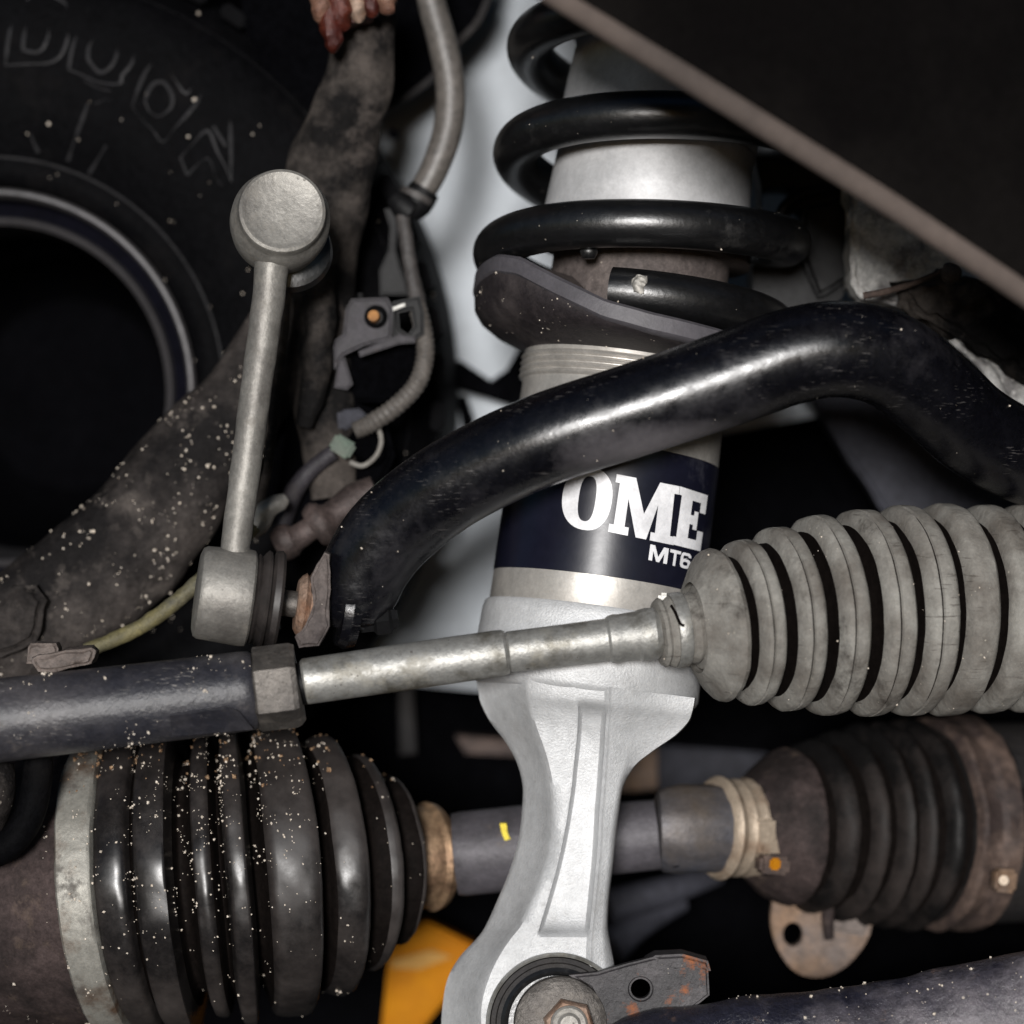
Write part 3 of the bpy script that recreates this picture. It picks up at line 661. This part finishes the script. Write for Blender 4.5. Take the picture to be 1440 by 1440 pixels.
coil = build('coil_spring', v, f, 'spring', label='thick black coil spring wound round the silver strut top', cat='coil spring')
from_bm('bare_metal_patch', plate([(888, 392), (896, 386), (908, 390), (912, 402), (906, 414), (894, 416), (887, 408)], -190, -150, bev=3, lump=4, ls=12, sub=2), 'link', coil, sharp=60)
# worn
# ------------------------------------------------------------------ anti-roll bar
t = thing('anti_roll_bar', 'glossy black anti roll bar arching across in front of the strut', 'anti roll bar', W(500, 890, -220))
v, f = tube([(492, 884, -168, 30), (494, 868, -168, 46), (502, 832, -172, 58), (520, 788, -178, 62), (560, 738, -192, 64), (640, 678, -225, 64), (760, 620, -256, 65), (900, 574, -268, 66), (1020, 534, -272, 67), (1110, 502, -272, 68), (1180, 491, -266, 68), (1250, 506, -240, 68), (1312, 552, -195, 67), (1370, 604, -140, 66), (1440, 642, -90, 66), (1540, 672, -30, 66), (1640, 690, 20, 66)], 48, 12)
build('bar', v, f, 'bar', t, sharp=0)
v, f = lathe(W(476, 856, -175), W(556, 866, -160), [(0, 20), (2, 50), (14, 54), (26, 50), (30, 24), (70, 22), (74, 14)], 36); build('eye', v, f, 'bar', t)

# ------------------------------------------------------------------ stabiliser link
t = thing('stabiliser_link', 'dull zinc link rod with round top cap and barrel socket at its foot', 'link rod', W(310, 905, -200))
cA = W(397, 296, -215); cd = (W(397, 296, -215)-W(390, 330, -110)).normalized()
v, f = lathe(cA-cd*96, cA, [(0, 50), (10, 64), (40, 68), (66, 67), (74, 62), (82, 59), (92, 59.5), (96, 58), (98, 54), (97, 50), (95.5, 46), (96, 10), (96, .1)], 64)
cap = build('ball_housing', v, f, 'link', t)
v, f = lathe(cA-cd*92+Vector((12, 40, -28)), cA-cd*60+Vector((12, 40, -28)), [(0, 30), (2, 52), (12, 60), (26, 56), (32, 40)], 36); build('rubber_boot', v, f, 'spring', t)
build('rod', *tube([(388, 340, -180, 27), (384, 362, -180, 24.5), (376, 430, -182, 23), (360, 550, -188, 22), (344, 670, -194, 21.5), (332, 762, -198, 21), (331, 775, -198, 22)], 32, 6, lump=1.6, lscale=20), m='link', parent=t)
sa, sb = W(276, 832, -200), W(354, 842, -190)
sdv = (sb-sa); Ls = sdv.length
v, f = lathe(sa, sb, [(0, .1), (0, 52), (3, 60), (8, 63), (Ls-10, 66), (Ls-3, 65), (Ls, 61), (Ls, 30)], 56); build('barrel_socket', v, f, 'link', t, sharp=30)
v, f = lathe(sb, sb+sdv, [(0, 56), (4, 62), (8, 58), (12, 64), (16, 68), (20, 66), (22, 60), (26, 68), (34, 70), (38, 66), (40, 30)], 48); build('rubber_boot', v, f, 'boot', t)
v, f = lathe(sb+sdv*.5, sb+sdv*2.2, [(0, 18), (70, 18), (118, 16)], 24); build('stud', v, f, 'nut', t)
t = thing('link_nut', 'orange rusted nut and worn washer between the rubber boot and the bar end', 'nut', W(440, 905, -200))
n0 = sb+sdv*.80
v, f = lathe(n0, n0+sdv, [(0, 20), (0, 34), (4, 40), (10, 44), (14, 40), (17, 47), (24, 50), (28, 46)], 20); build('nut', v, f, 'rust', t, sharp=25)
from_bm('washer', plate([(456, 776), (463, 780), (464, 830), (462, 880), (448, 908), (420, 912), (414, 896), (430, 880), (440, 850), (436, 812)], -236, -170, bev=3, lump=4, ls=24, sub=3), 'inner', t, sharp=60)
t = thing('bar_end_stud', 'small black stud poking out right of the bar end', 'stud', W(545, 890, -150))
build('stud', *tube([(505, 876, -180, 16), (525, 874, -180, 16), (530, 874, -180, 22), (548, 872, -180, 22), (552, 871, -180, 16), (560, 870, -180, 14)], 6, 1), m='black', parent=t)

# ------------------------------------------------------------------ tie rod
t = thing('tie_rod', 'tie rod crossing the front with dark grey sleeve, hex nut and galvanised rod', 'tie rod', W(400, 1020, -260))
def trw(x, y, d=0): return (x, y, -262+x*.035+d)
q = [(-140, 1029, 60), (0, 1013, 59), (120, 999, 58), (240, 985, 57), (340, 972.5, 56.5), (354, 971, 55.5), (359, 970.4, 52)]
v, f = tube([(*trw(x, y), r) for x, y, r in q], 64, 1)
sleeve = build('sleeve', v, f, 'sleeve', t)
# wrench flat on the sleeve, slightly raised
V = []; pv = [(240, 1006), (318, 996), (320, 1027), (242, 1037)]
from_bm('wrench_flat', plate([(238, 1004), (318, 994), (336, 1001), (356, 1026), (242, 1036)], -316, -270, bev=3, tilt=(.03, .95)), 'sleeve', sleeve)
q = [(358, 970, 50), (359, 970, 57), (362, 969.6, 60), (412, 963.6, 60), (419, 963, 57), (421, 962.6, 50)]
v, f = tube([(*trw(x, y), r) for x, y, r in q], 6, 1, phase=math.radians(32)); build('lock_nut', v, f, 'nut', t, sharp=20)
q = [(418, 963, 30), (428, 961, 30)]
v, f = tube([(*trw(x, y), r) for x, y, r in q], 24, 1); build('thread', v, f, 'black', t)
q = [(426, 958.5, 30), (429, 958, 33), (560, 939.5, 33), (700, 919, 32.5), (709, 917.6, 32.5), (713, 917, 30)]
v, f = tube([(*trw(x, y), r) for x, y, r in q], 32, 1, lump=1.6, lscale=30); build('inner_rod', v, f, 'rod', t, sharp=20)
q = [(713, 917.5, 27), (716, 917, 29.5), (800, 906.5, 29.5), (854, 899.5, 30), (858, 899, 33.5), (866, 898, 34.5), (872, 897, 33), (896, 894, 34), (900, 894, 36), (912, 892, 37), (922, 891, 36), (930, 890, 30)]
v, f = tube([(*trw(x, y), r) for x, y, r in q], 48, 1, lump=1, lscale=30); build('inner_rod', v, f, 'rod', t, sharp=25)
for (x, y, w_) in ((448, 932, 8), (532, 922, 10), (590, 950, 12)):   # staked wrench marks
    pass

# ------------------------------------------------------------------ grey rack bellows
t = thing('rack_bellows', 'dusty grey ribbed rubber bellows right of the strut', 'bellows', W(1200, 1010, -170))
def rbax(x):
    # centre line: screen x -> (px,py,y)
    y = -226+(x-930)*.31 if x > 980 else -210.5+(x-980)*.2
    cy = 889-(x-930)*.135+((x-930)**2)*.000135 if x < 1300 else 889-(370)*.135+(370**2)*.000135-(x-1300)*.01
    return (x, cy, y)
prof = [(922, 36), (924, 44), (928, 47), (932, 44), (936, 47), (940, 49), (944, 46), (948, 46), (962, 46), (964, 48), (972, 49), (976, 47), (978, 56), (984, 60), (988, 58), (992, 64), (998, 66), (1002, 74)]
SLR = .31
prof = [(x+r*.05, r, 0) for x, r in prof]
ribs = [(1034, 104, 44), (1084, 114, 42), (1138, 127, 46), (1197, 137, 50), (1257, 142, 51), (1316, 145, 50), (1372, 146, 49), (1428, 146, 49), (1484, 146, 49), (1541, 146, 49), (1598, 146, 49), (1655, 146, 49)]
for i, (x, r, wd) in enumerate(ribs):
    r += random.uniform(-2, 2); x += random.uniform(-1.5, 1.5); wd += random.uniform(-2, 3)
    x -= r*.296                     # x is where the front of the rib shows
    if i == 0: prof += [(x-26, 62, 0), (x-18, 76, 0), (x-8, 94, 0), (x, 102, 0), (x+8, 104, 0), (x+14, 101, 0), (x+18, 92, 0)]; continue
    h = wd*.5
    px_ = (ribs[i-1][0]-ribs[i-1][1]*.296+x)/2
    prof.append((px_, r-46, 1))
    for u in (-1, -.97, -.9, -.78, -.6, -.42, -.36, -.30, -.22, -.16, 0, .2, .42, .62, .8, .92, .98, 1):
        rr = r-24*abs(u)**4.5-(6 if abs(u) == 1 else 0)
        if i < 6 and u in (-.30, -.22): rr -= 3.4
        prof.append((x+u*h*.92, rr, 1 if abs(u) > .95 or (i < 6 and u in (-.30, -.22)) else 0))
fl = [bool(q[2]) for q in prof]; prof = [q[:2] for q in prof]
P = [W(*rbax(x)) for x, r in prof]; R = [r for x, r in prof]
# smooth tangents: use the analytic centre line
def sweep_axis(prof, axf, n=96, ref=(0, -1, 0), lump=0, dents=None):
    V, F = [], []
    for x, r in prof:
        c = W(*axf(x)); tg = (W(*axf(x+4))-W(*axf(x-4))).normalized()
        u = Vector(ref); u = (u-tg*u.dot(tg)).normalized(); v = tg.cross(u)
        for k in range(n):
            a = 2*math.pi*k/n; d = u*math.cos(a)+v*math.sin(a); q = c+d*r
            if lump: q += d*lump*(noise.noise(q/45)+.6*noise.noise(q/17)); q += tg*lump*.7*noise.noise(c/23+d*1.3)
            V.append(q)
    m_ = len(prof)
    for i in range(m_-1):
        for k in range(n):
            a = i*n+k; b = i*n+(k+1) % n; F.append((a, b, b+n, a+n))
    F.append(tuple(range(n))[::-1]); F.append(tuple(range((m_-1)*n, m_*n)))
    return V, F
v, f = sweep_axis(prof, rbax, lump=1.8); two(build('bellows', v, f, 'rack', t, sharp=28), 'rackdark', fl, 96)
v, f = sweep_axis([(944, 47), (944, 50), (946, 51), (960, 51), (962, 50), (962, 47)], rbax); clampo = build('clamp', v, f, 'rod', t)
bm = box_uv(W(933, 842, -222), 15, 12, 16, (0, .1, 0), 4); from_bm('clamp_ear', bm, 'rod', clampo)
build('clamp_tail', *tube([(944, 852, -250, 2.4), (950, 862, -262, 2.4), (956, 876, -268, 2.4), (962, 880, -268, 2.4)], 6, 3), m='rackdark', parent=clampo)

# ------------------------------------------------------------------ drive axle with its two boots
t = thing('drive_axle', 'drive shaft with a large black boot at left and a brown dusted boot at right', 'drive shaft', W(700, 1440, 60))
def ax1(x):  # left boot centre line, bulging to the camera
    return (x, 1249-(x-100)*.088, 30+(.00055 if x < 290 else .00085)*(x-290)**2)
def front(pr, axf, env):
    """profile given by where the front of each ring shows -> position on the centre line"""
    out = []
    for x, r in pr:
        c = x
        for _ in range(12): sl_ = (axf(c+1)[2]-axf(c-1)[2])/2; c = .5*c+.5*(x-env(x)*sl_/math.sqrt(1+sl_*sl_))
        out.append((c, r))
    return out
def pw(tab):
    def f(x):
        if x <= tab[0][0]: return tab[0][1]
        for (a, u), (b, v) in zip(tab, tab[1:]):
            if x <= b: return u+(v-u)*(x-a)/(b-a)
        return tab[-1][1]
    return f
env1 = pw([(0, 200), (100, 212), (350, 215), (450, 205), (520, 182), (570, 150), (606, 118), (625, 76)])
SH = 14
pr1 = front([(-120+SH, 190), (60+SH, 198), (90+SH, 202)], ax1, env1)
prb = [(143, 203), (150, 208), (182, 210), (190, 198), (194, 188), (198, 204), (205, 214), (238, 216), (243, 210), (252, 168), (258, 160), (268, 168), (278, 194), (284, 198), (298, 199), (306, 190), (314, 168), (320, 180), (326, 207), (332, 214), (348, 215), (353, 208), (362, 164), (366, 160), (374, 172), (384, 198), (400, 205), (430, 208), (446, 206), (452, 196), (458, 158), (461, 152), (468, 162), (476, 176), (500, 184), (516, 184), (522, 174), (528, 140), (531, 134), (540, 146), (560, 154), (568, 151), (572, 140), (578, 112), (582, 108), (588, 116), (600, 120), (606, 114), (609, 92), (612, 70), (616, 66)]
prb = cr([(a, b) for a, b in front([(x+SH-max(0, x-440)*.085, r) for x, r in prb], ax1, env1)], 3)
fold_dark = [b < env1(a+30)-19 for a, b in prb]  # rings deep in the folds, coloured darker as if shaded
v, f = sweep_axis(pr1, ax1, 128, lump=3); hs = build('joint_housing', v, f, 'bootcap', t)
def dens(pr, k=3): return cr(pr, k)
v, f = sweep_axis(prb, ax1, 128, lump=2.5); boot1 = two(build('left_boot', v, f, 'boot', t, sharp=60), 'rackdark', fold_dark, 128); boot1['label'] = 'large glossy black ribbed boot peppered with sand'
boot1.name = 'boot'
v, f = sweep_axis(front([(90+SH, 203), (92+SH, 212), (95+SH, 215), (136+SH, 215.5), (140+SH, 213), (143+SH, 204)], ax1, env1), ax1, 128, lump=3); cl1 = build('clamp_band', v, f, 'clampdusty', t)
v, f = sweep_axis(front([(606, 68), (609, 72), (632, 73), (638, 79), (648, 76), (656, 66), (658, 60)], ax1, env1), ax1, 64); build('collar', v, f, 'brass', t)
def axs(x): return (x, 1203-(x-620)*.098, 100-(x-620)*.02)
v, f = sweep_axis([(640, 58), (645, 59), (652, 60), (800, 60), (802, 52), (925, 50)], axs, 48, lump=2); sh = build('shaft', v, f, 'shaft', t)
for quad in ([(703, 1158), (712, 1158), (714, 1172), (718, 1180), (710, 1182), (705, 1170)],):
    from_bm('paint_mark', plate(quad, 38, 60, bev=0), 'yellow', sh)
def ax2(x): return (x, 1166-(x-930)*.02, 92+max(0, x-930)*.30+max(0, x-1000)*.22)
env2 = pw([(930, 62), (1060, 70), (1100, 98), (1163, 117), (1210, 130), (1260, 145), (1320, 154), (1400, 156)])
v, f = sweep_axis([(924, 44), (927, 54), (934, 60), (955, 63), (1000, 64), (1030, 63), (1040, 60)], ax2, 64, lump=4); build('damper_sleeve', v, f, 'sleeve2', t)
v, f = lathe(W(950, 1212, 60), W(950, 1212, 70), [(0, .1), (0, 8), (14, 8)], 20); build('drain_hole', v, f, 'void', t)
prc = front([(1034, 60), (1036, 70), (1042, 75), (1048, 73), (1052, 68), (1058, 68), (1066, 71), (1072, 69), (1080, 70), (1088, 72), (1092, 70), (1100, 72)], ax2, env2)
prs = cr(front([(1094, 70), (1106, 80), (1122, 94), (1142, 107), (1154, 113), (1162, 115), (1166, 110), (1170, 96), (1172, 88)], ax2, env2), 3)
pr2 = cr(front([(1166, 84), (1176, 92), (1184, 112), (1192, 123), (1202, 127), (1209, 124), (1214, 106), (1218, 96), (1224, 104), (1230, 126), (1238, 138), (1246, 140), (1250, 132), (1255, 112), (1259, 106), (1264, 118), (1270, 140), (1278, 148), (1283, 146), (1288, 124), (1292, 116), (1296, 126), (1302, 146), (1310, 152), (1315, 148), (1321, 124), (1325, 118), (1330, 130), (1338, 150), (1346, 156), (1352, 152), (1358, 130), (1364, 128), (1372, 144), (1384, 150), (1440, 150)], ax2, env2), 3)
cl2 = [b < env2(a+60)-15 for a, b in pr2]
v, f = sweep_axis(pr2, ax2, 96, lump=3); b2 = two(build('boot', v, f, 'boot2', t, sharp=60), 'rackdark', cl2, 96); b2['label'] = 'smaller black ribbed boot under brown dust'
v, f = sweep_axis(prs, ax2, 96, lump=3); build('boot_shoulder', v, f, 'bootcap', t)
v, f = sweep_axis(prc, ax2, 80); cl = build('clamp_band', v, f, 'clamptan', t)
from_bm('buckle', plate([(1064, 1152), (1096, 1150), (1100, 1200), (1066, 1200)], 62, 90, bev=4, tilt=(.5, 0)), 'clamptan', cl)
bm = box_uv(W(1086, 1216, 70), 46, 30, 26, (0, .12, .3), 5); from_bm('clamp_ear', bm, 'clamprust', cl)
bm = box_uv(W(1090, 1215, 52), 16, 8, 17, (0, .1, .3), 3); from_bm('ear_face', bm, 'orange', cl)
v, f = sweep_axis(front([(1372, 147), (1376, 156), (1382, 158), (1388, 155), (1404, 154), (1410, 160), (1430, 160), (1434, 150)], ax2, env2), ax2, 96, lump=4); c3 = build('clamp_band', v, f, 'clamprust', t)
v, f = sweep_axis(front([(1432, 140), (1436, 150), (1560, 150)], ax2, env2), ax2, 64); build('inner_housing', v, f, 'mudsteel', t)
bm = box_uv(W(1412, 1238, 110), 34, 22, 34, (0, .1, .3), 5); from_bm('clamp_ear', bm, 'tab', c3)
v, f = lathe(W(1412, 1238, 95), W(1413, 1238, 105), [(-4, .1), (-4, 7), (4, 8)], 16); build('rivet', v, f, 'clamptan', c3)

# dark ring at the left edge by the joint housing
t = thing('brake_line_loop', 'dark rubber loop at the left edge above the brown housing', 'rubber loop', W(20, 1210, -150))
build('loop', *tube([(-60, 1210, -190, 22), (0, 1195, -192, 22), (34, 1160, -192, 22), (50, 1110, -190, 22), (52, 1050, -186, 20), (30, 1000, -160, 18)], 20, 6), m='tyre', parent=t)
build('inner_core', *tube([(-30, 1150, -185, 40), (-10, 1110, -186, 34), (0, 1070, -184, 20)], 20, 5), m='cast', parent=t)

# clip and yellow-green hose lower left
t = thing('mossy_hose', 'thin yellow green dirty hose curving up from the clip to the barrel socket', 'hose', W(130, 915, -20))
build('hose', *tube([(120, 915, -60, 11), (160, 900, -55, 11), (200, 880, -50, 11), (240, 852, -48, 11), (275, 822, -46, 11), (310, 790, -44, 10), (360, 740, -40, 9)], 16, 6, lump=2, lscale=12), m='moss', parent=t)
t = thing('hose_clip', 'dusty pink metal clip sitting on top of the dark sleeve', 'clip', W(90, 945, -150))
from_bm('lug', plate([(38, 910), (42, 904), (78, 904), (82, 912), (80, 930), (38, 932)], -220, -170, bev=4, lump=4, ls=24, sub=3), 'clip', t)
from_bm('arm', plate([(44, 926), (80, 916), (128, 910), (134, 916), (128, 934), (100, 940), (52, 946)], -240, -180, bev=5, lump=5, ls=24, sub=3), 'clip', t)

# ------------------------------------------------------------------ right side hardware
t = thing('cast_bracket', 'rough grey cast alloy bracket under the dark panel edge at right', 'bracket', W(1320, 520, 60))
from_bm('casting', plate([(1197, 250), (1300, 250), (1560, 420), (1560, 640), (1440, 600), (1380, 520), (1320, 460), (1270, 430), (1210, 420), (1197, 400), (1196, 330)], 30, 130, bev=10, lump=10, ls=36, sub=5), 'castalloy', t, sharp=60)
from_bm('rib', plate([(1262, 398), (1330, 384), (1420, 398), (1500, 450), (1500, 560), (1420, 520), (1340, 470), (1280, 436)], -10, 60, bev=10, lump=14, ls=28, sub=5), 'cast2', t, sharp=60)
t = thing('cotter_pin', 'thin bent pin with a round head in front of the cast bracket', 'pin', W(1290, 415, -40))
build('shank', *tube([(1214, 416, -40, 5), (1246, 410, -42, 5), (1280, 400, -44, 4.5), (1305, 390, -46, 4), (1326, 380, -48, 4)], 10, 5), m='clamprust', parent=t)
build('head', *tube([(1328, 372, -56, 2), (1331, 375, -57, 9), (1336, 382, -56, 15), (1340, 388, -50, 14), (1345, 394, -42, 4)], 16, 3), m='inner', parent=t)
t = thing('black_bracket', 'black plastic bracket beside the coils at right', 'bracket', W(1150, 430, 120))
from_bm('body', plate([(1056, 200), (1200, 250), (1196, 400), (1170, 440), (1060, 460), (1056, 300), (1068, 296), (1070, 262)], 170, 300, bev=8, holes=[[(1071, 266), (1090, 262), (1110, 262), (1126, 268), (1108, 280), (1096, 302), (1072, 296)], [(1108, 298), (1126, 292), (1134, 300), (1130, 314), (1112, 306)]]), 'black', t)
build('cable', *tube([(1096, 306, 150, 8), (1106, 288, 150, 8), (1130, 272, 150, 8), (1160, 266, 150, 7), (1200, 250, 160, 7)], 12, 5), m='black', parent=t)
from_bm('gusset', plate([(1130, 290), (1196, 274), (1196, 392), (1150, 420), (1128, 360)], 140, 168, bev=8, lump=4, ls=40, sub=3), 'black', t)
t = thing('tow_tab', 'brown orange steel tab with a round hole under the right boot', 'tab', W(1150, 1380, 130))
from_bm('tab', plate(cr([(1086, 1270), (1100, 1240), (1200, 1262), (1226, 1302), (1200, 1350), (1160, 1374), (1120, 1368), (1094, 1335), (1084, 1300), (1086, 1270)], 4)[:-1], 220, 250, bev=8, holes=[circle(1115, 1314, 14, ry=17)]), 'tab', t)
from_bm('fold', plate([(1150, 1250), (1190, 1266), (1224, 1300), (1214, 1318), (1180, 1312), (1160, 1310)], 205, 219, bev=6), 'clip', t)
build('pin', *tube([(1170, 1256, 190, 9), (1164, 1290, 190, 9), (1166, 1320, 195, 7)], 14, 3), m='bootcap', parent=t)
t = thing('lower_control_arm', 'wet looking dark lower control arm with sand along its top at bottom right', 'control arm', W(1250, 1500, -150))
v, f = tube([(830, 1530, -190, 90), (930, 1474, -190, 94), (1040, 1456, -190, 92), (1140, 1450, -190, 88), (1260, 1440, -190, 86), (1380, 1424, -190, 90), (1480, 1408, -190, 92), (1600, 1404, -190, 92)], 48, 8, flat=.8, lump=7, lscale=60)
# push it down so that its top edge sits where the photograph shows it
v = [q+Vector((0, 0, -30+max(-10, min(22, (q.x-400)*.06)))) for q in v]
build('arm', v, f, 'lowarm', t, sharp=60)
from_bm('bracket', plate([(800, 1372), (840, 1368), (880, 1356), (920, 1346), (950, 1358), (980, 1352), (996, 1362), (998, 1400), (960, 1430), (940, 1500), (800, 1500), (842, 1450), (846, 1420), (830, 1390)], -172, -148, holes=[circle(901, 1391, 14)], bev=4), 'armbr', t)
from_bm('bracket_flange', plate([(908, 1352), (922, 1344), (960, 1342), (996, 1352), (1000, 1366), (960, 1366), (930, 1366)], -170, -110, bev=5), 'armbr', t)

# ------------------------------------------------------------------ near panel, out of focus, top right
t = thing('liner_panel', 'out of focus dark brown panel with an edge coloured pale as if lit across the top right', 'panel', W(1300, 430, -1300))
f0 = -640
from_bm('panel', plate([(772, -14), (1010, 128), (1240, 272), (1460, 420), (1700, 585), (1900, 700), (1900, -400), (600, -400), (740, -34)], f0, f0+60, bev=10), 'liner', t)
build('lit_edge', *tube([(740, -36, f0+20, 20), (775, -13, f0+20, 20), (1010, 134, f0+20, 20), (1240, 277, f0+20, 20), (1460, 420, f0+20, 22), (1700, 590, f0+20, 22), (1900, 710, f0+20, 22)], 20, 4), m='lip', parent=t)  # pale roll along the rim; its lit look is in the colour
t = thing('spring_hat', 'dark upper spring mount above the top coil', 'spring mount', W(900, -60, 70))
v, f = lathe(A0+AX*axp(-260), A0+AX*axp(-150), [(0, 260), (40, 262), (90, 240), (110, 120)], 64); build('mount', v, f, 'void', t)

# ------------------------------------------------------------------ loose sand
def grains(targets, count, gate, size, clump, seed, zone=None):
    rnd = random.Random(seed); V, F = [], []; made = 0
    for o, wt in targets:
        me = o.data; mw = Matrix.Translation(root_of(o).location) if o.parent else Matrix.Translation(o.location)
        tri = []
        for p in me.polygons:
            if p.normal.y < -.15 or p.normal.z > .5:
                tri.append((p.area, p))
        if not tri: continue
        tot = 0; cum = []
        for a, p in tri: tot += a; cum.append(tot)
        import bisect
        need = int(count*wt); tries = 0; got = 0
        while got < need and tries < need*30:
            tries += 1
            p = tri[min(len(tri)-1, bisect.bisect(cum, rnd.random()*tot))][1]
            vs_ = [me.vertices[i].co for i in p.vertices]
            if len(vs_) > 6: continue
            w_ = [rnd.random() for _ in vs_]; sw_ = sum(w_); c = sum((a*b for a, b in zip(vs_, w_)), Vector())/sw_
            c = (mw @ c)/K
            if abs(c.x) > 760 or abs(c.z) > 760: continue
            if zone and rnd.random() > zone(c): continue
            if noise.noise(c/clump+Vector((seed, 3, 1))) < gate: continue
            r = size*(.4+1.2*rnd.random()**3); n0 = len(V); c = c+p.normal*r*.35
            ax = [Vector((rnd.gauss(0, 1), rnd.gauss(0, 1), rnd.gauss(0, 1))).normalized() for _ in range(1)][0]
            u = ax.orthogonal().normalized(); v = ax.cross(u)
            for d in (ax, -ax, u, -u, v, -v): V.append(c+d*r*(.75+.5*rnd.random()))
            for q in ((0, 2, 4), (0, 4, 3), (0, 3, 5), (0, 5, 2), (1, 4, 2), (1, 3, 4), (1, 5, 3), (1, 2, 5)): F.append(tuple(i+n0 for i in q))
            got += 1
    return V, F
def fnd(root, part): return [o for o in bpy.data.objects[root].children if o.name.split('.')[0] == part]
tg = [(boot1, 1.0)]
V, F = grains(tg, 1150, .08, 1.6, 24, 2, zone=lambda c: max(.06, min(1, (c.z+640)/240)) if c.x < -260 else .12)
V2, F2 = grains([(fnd('steering_knuckle', 'lower_arm')[0], .6), (sleeve, .22), (cl1, .14), (fnd('lower_control_arm', 'arm')[0], .35), (hs, .12)], 620, .16, 1.8, 30, 5)
V6, F6 = grains([(fnd('rack_bellows', 'bellows')[0], 1)], 90, .1, 1.3, 30, 21)
V3, F3 = grains([(fnd('tyre', 'sidewall')[0], 1)], 170, .28, 2.4, 26, 9)
V4, F4 = grains([(bpy.data.objects['coil_spring'], .3), (fnd('suspension_strut', 'spring_perch')[0], .4), (fnd('anti_roll_bar', 'bar')[0], .3)], 160, -.1, 1.3, 50, 4)
V5, F5 = grains([(boot1, .55), (cl1, .45)], 420, -.05, 3.0, 14, 12, zone=lambda c: 1 if c.z > -352 else (.25 if c.z > -385 else 0))
build('mud_crumbs', V5, F5, 'mud', kind='stuff', label='orange brown mud crumbs caked on top of the left black bellows', cat='mud', sharp=20)
VV, FF = join((V, F), (V2, F2), (V3, F3), (V4, F4), (V6, F6))
build('sand_grains', VV, FF, 'sand', kind='stuff', label='pale sand grains scattered over the boots, arms and sleeve', cat='sand', sharp=20)
